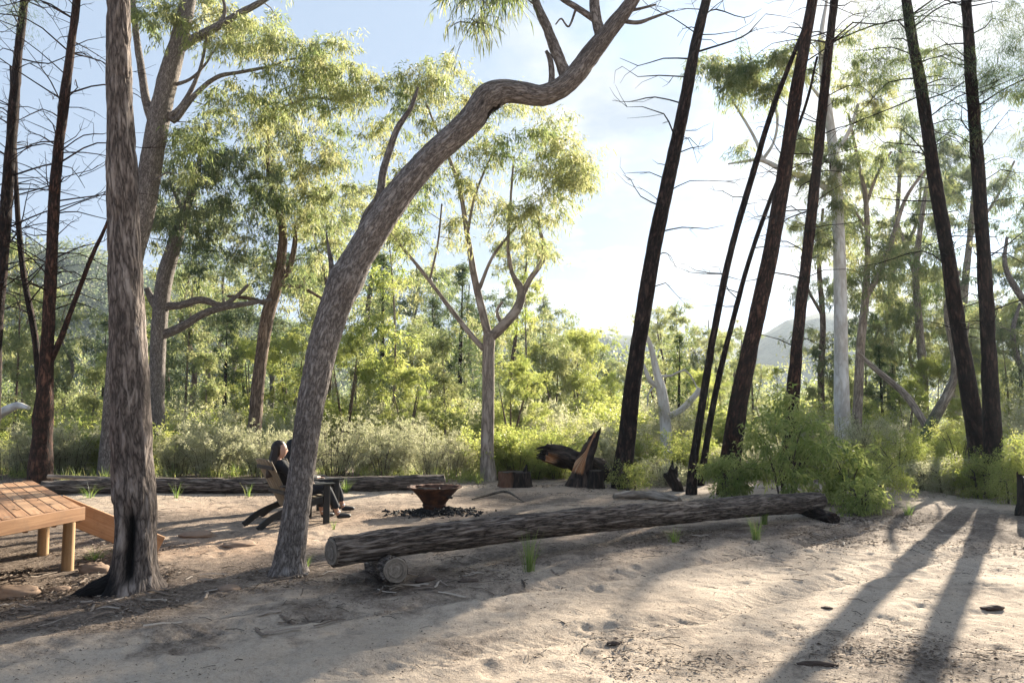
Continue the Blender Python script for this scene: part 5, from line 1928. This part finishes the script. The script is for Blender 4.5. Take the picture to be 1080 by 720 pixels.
def skin_mesh(name, joints, edges, root, mat, parent, subd=2):
    me = bpy.data.meshes.new(name)
    me.from_pydata([j[0] for j in joints], edges, [])
    o = bpy.data.objects.new(name, me)
    COL.objects.link(o)
    o.parent = parent
    md = o.modifiers.new("skin", 'SKIN')
    md.use_smooth_shade = True
    for i, j in enumerate(joints):
        rr = j[1]
        me.skin_vertices[0].data[i].radius = rr if isinstance(rr, tuple) else (rr, rr)
        me.skin_vertices[0].data[i].use_root = (i == root)
    s = o.modifiers.new("sub", 'SUBSURF')
    s.levels = subd
    s.render_levels = subd
    me.materials.append(mat)
    return o


def ellipsoid(mb, c, rad, deform=None, nu=28, nv=18):
    u = np.linspace(0, 2 * np.pi, nu, endpoint=False)
    v = np.linspace(0, np.pi, nv)
    U, Vv = np.meshgrid(u, v)
    D = np.stack([np.sin(Vv) * np.cos(U), np.sin(Vv) * np.sin(U), np.cos(Vv)], -1)
    s = np.ones(U.shape) if deform is None else deform(D)
    Pp = np.asarray(c) + D * np.asarray(rad) * s[..., None]
    q = [(i * nu + j, (i + 1) * nu + j, (i + 1) * nu + (j + 1) % nu, i * nu + (j + 1) % nu) for i in range(nv - 1) for j in range(nu)]
    mb.add(Pp.reshape(-1, 3), q)


def person(label, loc, hair_mat, top_mat, leg_out, hair_long):
    """seated, leaning back in the low chair; local +x is the way the chair faces"""
    e = tag(empty("person", loc, FACE), label, "person", "people seated by the fire pit")
    lo = leg_out
    J = [((-.02, 0, .40), .125),                      # 0 pelvis
         ((-.10, 0, .55), (.105, .135)), ((-.19, 0, .72), (.105, .155)), ((-.235, 0, .82), (.075, .14)),   # 1-3 trunk
         ((-.235, 0, .89), .05), ((-.225, 0, .95), .05),      # 4 neck, 5 skull base
         ((.05, -.09, .395), .085), ((.44, -.11, .50), .062), ((.54 + lo, -.11, .10), .040), ((.55 + lo, -.11, .055), .038), ((.70 + lo, -.13, .035), .032),   # right leg 6-10
         ((.05, .09, .395), .085), ((.44, .12, .50), .062), ((.50, .12, .10), .040), ((.51, .12, .055), .038), ((.66, .14, .035), .032),                     # left leg 11-15
         ((-.22, -.19, .80), .055), ((-.07, -.255, .60), .042), ((.13, -.12, .555), .033), ((.19, -.075, .555), .032),      # right arm 16-19
         ((-.22, .19, .80), .055), ((-.07, .255, .60), .042), ((.13, .12, .565), .033), ((.19, .085, .565), .032)]          # left arm 20-23
    E = [(0, 1), (1, 2), (2, 3), (3, 4), (4, 5), (0, 6), (6, 7), (7, 8), (8, 9), (9, 10), (0, 11), (11, 12), (12, 13), (13, 14), (14, 15), (3, 16), (16, 17), (17, 18), (18, 19), (3, 20), (20, 21), (21, 22), (22, 23)]
    # fingers: five short chains from each hand
    for (h, s) in ((19, -1), (23, 1)):
        hx = J[h][0]
        for k, (dy, ln) in enumerate(((-.030, .062), (-.010, .075), (.010, .072), (.028, .055))):
            i0 = len(J)
            J.append(((hx[0] + .035, hx[1] + dy, hx[2] - .004), .010))
            J.append(((hx[0] + .035 + ln * .55, hx[1] + dy * 1.1, hx[2] - .008), .009))
            J.append(((hx[0] + .035 + ln * .9, hx[1] + dy * 1.1, hx[2] - .030), .008))
            E += [(h, i0), (i0, i0 + 1), (i0 + 1, i0 + 2)]
        i0 = len(J)
        J.append(((hx[0] + .005, hx[1] - s * .042, hx[2] - .006), .012))
        J.append(((hx[0] + .045, hx[1] - s * .055, hx[2] - .014), .010))
        E += [(h, i0), (i0, i0 + 1)]
    skin_mesh("body", J, E, 0, M_SKIN, e, 1)
    # the head, with brow, nose and chin shaped into one surface
    hc = np.array([-.205, 0, 1.03])

    def face(D):
        s = np.ones(D.shape[:2])
        fx = np.clip(D[..., 0], 0, 1)
        s = s + .16 * np.exp(-((D[..., 1] / .13) ** 2) - ((D[..., 2] + .12) / .17) ** 2) * (fx > .3) * fx
        s = s - .05 * np.exp(-(((np.abs(D[..., 1]) - .30) / .14) ** 2) - ((D[..., 2] - .08) / .12) ** 2) * fx
        s = s + .05 * np.exp(-((D[..., 1] / .2) ** 2) - ((D[..., 2] + .45) / .07) ** 2) * fx
        s = s + .06 * np.exp(-((D[..., 1] / .25) ** 2) - ((D[..., 2] + .78) / .14) ** 2) * fx
        s = s + .10 * np.exp(-(((np.abs(D[..., 1]) - 1.0) / .06) ** 2) - ((D[..., 0] + .05) / .16) ** 2 - ((D[..., 2] + .02) / .26) ** 2)
        return s
    mb = MB()
    ellipsoid(mb, hc, (.098, .078, .122), face, 48, 32)
    TURN = math.radians(-13)

    def turn(m_):
        for V in m_.v:
            x, y = V[:, 0] - hc[0], V[:, 1] - hc[1]
            V[:, 0], V[:, 1] = hc[0] + x * math.cos(TURN) - y * math.sin(TURN), hc[1] + x * math.sin(TURN) + y * math.cos(TURN)
    turn(mb)
    ho = mb.build("head", M_SKIN, e)
    mb = MB()
    for s in (-1, 1):
        ellipsoid(mb, hc + np.array([.082, s * .030, .008]), (.013, .016, .010), None, 12, 8)
    turn(mb)
    mb.build("eyes", M_TOP, ho)

    def hairy(D):
        return 1 + .035 * np.sin(D[..., 1] * 40 + D[..., 2] * 9) * .4 - .36 * sstep(.02, .35, D[..., 0]) * sstep(.72, .35, D[..., 2])
    mb = MB()
    ellipsoid(mb, hc + [-.018, 0, .014], (.108, .094, .125), hairy, 40, 28)
    if hair_long:
        for k in range(26):
            a = -1.25 + 2.5 * k / 25
            x, y = -math.cos(a) * .085 - .02, math.sin(a) * .09
            b = hc + np.array([x, y, -.01])
            tube(mb, [b + [.01, 0, .06], b + [-.012, 0, -.08], b + [-.03 - .02 * math.cos(a), y * .25, -.22], b + [-.075, y * .1, -.36 + .02 * math.sin(k * 3)]], [.02, .024, .022, .008], 6, .05)
    turn(mb)
    mb.build("hair", hair_mat, e)
    skin_mesh("top", [((-.03, 0, .42), .140), ((-.10, 0, .55), (.122, .150)), ((-.19, 0, .72), (.12, .168)), ((-.235, 0, .825), (.088, .15)), ((-.236, 0, .865), .066),
                      ((-.22, -.19, .80), .068), ((-.07, -.255, .60), .056), ((.13, -.12, .556), .046), ((-.22, .19, .80), .068), ((-.07, .255, .60), .056), ((.13, .12, .566), .046)],
              [(0, 1), (1, 2), (2, 3), (3, 4), (3, 5), (5, 6), (6, 7), (3, 8), (8, 9), (9, 10)], 0, top_mat, e)
    skin_mesh("trousers", [((-.02, 0, .41), .142), ((.06, -.09, .40), .100), ((.44, -.11, .502), .076), ((.535 + lo, -.11, .14), .056), ((.06, .09, .40), .100), ((.44, .12, .502), .076), ((.50, .12, .14), .056)],
              [(0, 1), (1, 2), (2, 3), (0, 4), (4, 5), (5, 6)], 0, M_DENIM, e)
    for (x, y, tx, ty) in ((.55 + lo, -.11, .15, -.02), (.51, .12, .15, .02)):
        skin_mesh("shoe", [((x - .03, y, .05), (.046, .05)), ((x + .05, y + ty * .4, .046), (.046, .046)), ((x + tx, y + ty, .038), (.044, .036)), ((x + tx + .045, y + ty, .034), (.03, .026))], [(0, 1), (1, 2), (2, 3)], 0, M_SHOE, e)
        skin_mesh("sock", [((x - .004, y, .08), .047), ((x - .008, y, .135), .046)], [(0, 1)], 0, M_SOCK, e)
    return e


fl_ = on_ground(344, 553)
cf, sf = math.cos(FACE), math.sin(FACE)
c1 = np.array([fl_[0] - (cf * .42 + sf * .315), fl_[1] - (sf * .42 - cf * .315), 0.0])
c1[2] = float(gz(c1[0], c1[1]))
c2 = c1 + np.array([-sf * .95 + cf * .58, cf * .95 + sf * .58, 0])
c2[2] = float(gz(c2[0], c2[1]))
chair("slatted garden chair with black legs, its back to us, left of the leaning trunk", c1)
chair("second slatted garden chair, mostly hidden behind the leaning trunk", c2)
person("person with long dark brown hair seated in the near slatted chair", c1 + [cf * .045, sf * .045, .015], M_HAIR, M_TOP, .10, True)
person("person with long black hair seated in the far chair behind the trunk", c2 + [cf * .045, sf * .045, .015], M_HAIR2, M_TOP2, .04, True)


# ------------------------------------------------------------------ grass tufts, stones, loose bark, litter
def tuft(label, px, py, h, w, n, cat="grass tuft", lift=0.0, group="grass tufts on the sand"):
    r = rng_for(label)
    g = on_ground(px, py)
    mb = MB()
    for k in range(n):
        a = r.uniform(0, 6.28)
        b = g + np.array([math.cos(a), math.sin(a), 0]) * r.uniform(0, w * .22)
        hh = h * r.uniform(.45, 1.05)
        out = w * r.uniform(.1, .75)
        d_ = np.array([math.cos(a), math.sin(a), 0])
        pts, rad = [], []
        sd = np.array([-math.sin(a + .6), math.cos(a + .6), 0]) * r.uniform(.0025, .0045)
        V = []
        for i, t in enumerate(np.linspace(0, 1, 5)):
            c = b + d_ * out * t * t + np.array([0, 0, hh * (t - .18 * t * t * (out / w))])
            wd = (1 - t * .92)
            V += [c - sd * wd, c + sd * wd]
        q = [(2 * i, 2 * i + 1, 2 * i + 3, 2 * i + 2) for i in range(4)]
        mb.add(V, q, None, None, r.uniform(.15, .85))
    o = mb.build("grass_tuft", LEAF["grass"], None, True, g)
    tag(o, label, cat, group)


tuft("tallest green grass tuft, on the sand in front of the long log", 558, 604, .44, .28, 70)
tuft("upright green tuft by the far part of the long log, left one of two", 797, 570, .34, .26, 60)
tuft("tall thin tuft leaning over the long log near its far end", 806, 553, .46, .22, 50)
tuft("small dull tuft at the foot of the log, below the thin stems", 711, 573, .22, .30, 45)
tuft("short green tuft at the right foot of the leaning trunk", 322, 598, .16, .16, 40)
tuft("low grass clump under the ramp board of the deck", 100, 588, .14, .45, 90)
tuft("dry grass clump beside the rear log behind the fire bowl", 365, 521, .34, .3, 60)
tuft("fresh green tuft before the rear log, left of the leaning trunk", 262, 524, 0.28900000000000003, 0.28600000000000003, 22)
tuft("sprouting green tuft before the rear log, right of the charred-foot trunk", 186, 526, 0.306, 0.33, 22)
tuft("grass clump where the rear log passes the timber deck", 95, 527, 0.28900000000000003, 0.44000000000000006, 30)
tuft("small yellow-green plant in the sandy gap at the right", 958, 545, .26, .26, 50)
tuft("thin tuft right of the near slatted chair", 352, 558, .16, .12, 16)


def stone(label, px, py, sx, sy, sz, mat=M_STONE, name="stone", cat="stone", group="loose stones on the sand", rot=0.0):
    g = on_ground(px, py)
    r = rng_for(label)
    ph = r.uniform(0, 20)

    def dfm(D):
        return .62 + .55 * fbm(D * 1.7 + ph, 2) + .32 * (fbm(D * 5.5 + ph, 3))
    mb = MB()
    ellipsoid(mb, g + [0, 0, sz * .25], (sx, sy, sz), dfm, 30, 18)
    if rot:
        V = mb.v[0]; ca, sa = math.cos(rot), math.sin(rot)
        x, y = V[:, 0] - g[0], V[:, 1] - g[1]
        V[:, 0], V[:, 1] = g[0] + x * ca - y * sa, g[1] + x * sa + y * ca
    o = mb.build(name, mat, None, True, g)
    tag(o, label, cat, group)


stone("flat orange sandstone under the front of the deck", 14, 628, .22, .15, .06)
stone("small sandstone between deck post and charred-foot trunk", 100, 604, .15, .10, .07)
stone("flat sandstone in front of the deck post", 62, 622, .12, .08, .04)
stone("low stone left of the leaning trunk's foot", 242, 621, .10, .08, .035)
stone("orange stone slab in the clearing behind the leaning trunk", 208, 566, .22, .16, .05)
stone("flat stone in the clearing between the two leaning and charred trunks", 252, 575, .2, .15, .04)
bp = "loose bark pieces on the sand"
stone("dark bark piece on the sand at the far right", 1047, 643, .10, .045, .025, M_BARKCHIP, "bark_piece", "bark", bp, .2)
stone("bark chip on the sand at the middle of the near edge", 648, 678, .055, .03, .016, M_BARKCHIP, "bark_piece", "bark", bp, .4)
stone("long bark sliver on the sand near the bottom right", 862, 699, .12, .02, .02, M_BARKCHIP, "bark_piece", "bark", bp, -.15)
stone("grey bark plate right of the short support log", 494, 614, .10, .06, .02, M_BARKCHIP, "bark_piece", "bark", bp, .5)
stone("grey bark plate just beside the support log's cut end", 449, 612, .12, .06, .03, M_BARKCHIP, "bark_piece", "bark", bp, .9)
stone("small dark chip on the sand right of the tyre tracks", 872, 640, .05, .022, .012, M_BARKCHIP, "bark_piece", "bark", bp, .0)


def litter():
    r = rng_for("litter")
    N = 900000
    y = 4.0 + 15.5 * r.uniform(0, 1, N) ** 1.1
    x = r.uniform(-.70, .70, N) * (y + .6)
    dens = np.zeros(N)
    for (px, py, rad, amt) in ((138, 622, 1.5, 1.0), (20, 600, 1.7, 1), (310, 604, .9, .9), (200, 605, 1.2, .4), (400, 606, .9, .9), (500, 600, .9, .7), (640, 580, 1.0, .6), (760, 570, 1.1, .8), (850, 565, 1.0, .8), (930, 555, 1.3, .8),
                               (1000, 545, 1.5, .6), (1060, 580, 1.2, .7), (455, 541, 1.0, .6), (700, 690, .7, .5), (940, 690, .9, .4), (90, 655, .9, .7), (330, 650, .7, .35), (420, 690, .5, .2), (250, 690, .5, .25)):
        g = GP(px, py)
        dens = np.maximum(dens, amt * np.exp(-((x - g[0]) ** 2 + (y - g[1]) ** 2) / (rad * rad)))
    dens = np.maximum(dens, sstep(11, 18, y) * .6)
    dens = dens * (n2(x, y, 1.3, 3, 3.3) * 2.6 - .8).clip(0, 1.4) ** 1.1 * 1.15 + .022 + .10 * n2(x, y, .7, 2, 6.6) ** 2.5
    keep = r.uniform(size=N) < dens * .62
    x, y = x[keep], y[keep]
    n = len(x)
    z = gz(x, y) + r.uniform(.002, .012, n)
    a = r.uniform(0, 6.28, n)
    D = np.stack([np.cos(a), np.sin(a), r.normal(size=n) * .12], -1)
    D = unit(D)
    big = np.clip(dens[keep] * 1.2, .25, 1)
    L = .007 + .085 * big * r.uniform(0, 1, n) ** 2.6
    W = L * r.uniform(.16, .5, n)
    side = unit(np.cross(D, np.array([0, 0, 1.0])) + np.stack([np.zeros(n), np.zeros(n), r.normal(size=n) * .35], -1))
    C = np.stack([x, y, z], -1)
    up = np.array([0, 0, 1.0])
    V = np.stack([C, C + D * L[:, None] * .45 + side * W[:, None] * .5 + up * .004, C + D * L[:, None], C + D * L[:, None] * .45 - side * W[:, None] * .5 + up * .004], 1)
    mb = MB()
    mb.add(V.reshape(-1, 3), np.arange(n * 4).reshape(n, 4), None, None, np.repeat(np.clip(r.beta(1.6, 2.0, n), 0, 1), 4))
    o = mb.build("leaf_litter", LEAF["litter"], None, False)
    tag(o, "dry fallen leaves and bark flakes strewn over the sand", "leaf litter", None, "stuff")
    mb = MB()
    idx = r.choice(n, min(n, 1500), replace=False)
    for i in idx:
        l = .05 + .20 * r.uniform() ** 2.5
        aa = r.uniform(0, 6.28)
        p0 = np.array([x[i], y[i], 0])
        p1 = p0 + np.array([math.cos(aa), math.sin(aa), 0]) * l
        for p in (p0, p1):
            p[2] = float(gz(p[0], p[1])) + .006
        m_ = (p0 + p1) / 2 + np.array([r.normal() * .015, r.normal() * .015, .01])
        rr = r.uniform(.0015, .004)
        tube(mb, [p0, m_, p1], [rr, rr * .9, rr * .6], 4, .1, None, False, False)
    o = mb.build("fallen_twigs", BARK["twig"], None, True)
    tag(o, "small dead twigs scattered over the sand", "twigs", None, "stuff")


litter()


def strips():
    """bark strips and sticks shed at the feet of the near trunks"""
    r = rng_for("strips")
    mb = MB()
    for (px, py, rad, n) in ((150, 622, .75, 46), (90, 640, .7, 26), (315, 606, .55, 30), (420, 622, .6, 26), (500, 606, .7, 22), (25, 615, .8, 26), (760, 566, .9, 24), (880, 566, .9, 26), (1010, 560, 1.1, 26), (300, 650, .6, 12)):
        g = GP(px, py)
        for k in range(n):
            a, q = r.uniform(0, 6.28), rad * abs(r.normal()) * .7
            c = np.array([g[0] + math.cos(a) * q, g[1] + math.sin(a) * q, 0])
            t = r.uniform(0, 6.28)
            l = r.uniform(.06, .30)
            d_ = np.array([math.cos(t), math.sin(t), 0])
            w = r.uniform(.004, .016)
            sd = np.array([-d_[1], d_[0], 0]) * w
            V = []
            for u in np.linspace(-.5, .5, 5):
                p = c + d_ * l * u + np.array([-d_[1], d_[0], 0]) * math.sin(u * 3) * l * .12
                z = float(gz(p[0], p[1])) + .008 + .015 * r.uniform()
                V += [[p[0] - sd[0], p[1] - sd[1], z], [p[0], p[1], z + w * .6], [p[0] + sd[0], p[1] + sd[1], z]]
            q_ = [(3 * i + j, 3 * i + j + 1, 3 * i + j + 4, 3 * i + j + 3) for i in range(4) for j in range(2)]
            mb.add(V, q_, None, None, r.uniform(.1, 1))
    tag(mb.build("bark_strips", LEAF["litter"], None, False), "shed bark strips and sticks lying round the trunks and logs", "bark litter", None, "stuff")
    # a few leaves have blown onto the deck
    mb = MB()
    for k in range(70):
        p = A + uAB * r.uniform(.1, 3.0) + uAC * r.uniform(.1, lenAC - .1) + [0, 0, .003]
        t = r.uniform(0, 6.28)
        d_ = np.array([[math.cos(t), math.sin(t), r.normal() * .05]])
        leaf_faces(mb, p[None], d_, r.uniform(.04, .1), r.uniform(.012, .022), np.array([r.uniform(.2, 1)]), r)
        mb.v[-1][:, 2] = np.maximum(mb.v[-1][:, 2], DZ + .002)
    tag(mb.build("fallen_leaves", LEAF["litter"], None, False), "dry leaves blown onto the deck boards", "leaves", None, "stuff")


strips()


# ------------------------------------------------------------------ the air
def haze():
    x0, x1, y0, y1, z0, z1 = -700, 900, -60, 820, -30, 110
    V = [(x, y, z) for x in (x0, x1) for y in (y0, y1) for z in (z0, z1)]
    Q = [(0, 1, 3, 2), (4, 6, 7, 5), (0, 4, 5, 1), (2, 3, 7, 6), (0, 2, 6, 4), (1, 5, 7, 3)]
    m, n, out = new_mat("haze")
    v = n.nodes.new("ShaderNodeVolumePrincipled")
    v.inputs["Color"].default_value = (.74, .86, 1, 1)
    v.inputs["Density"].default_value = HAZE
    v.inputs["Anisotropy"].default_value = .38
    n.links.new(v.outputs[0], out.inputs["Volume"])
    mb = MB()
    mb.add(V, Q)
    o = mb.build("haze", m, None, False)
    tag(o, "thin sunlit haze filling the valley air", "haze", None, "stuff")


HAZE = .0003
if HAZE:
    haze()
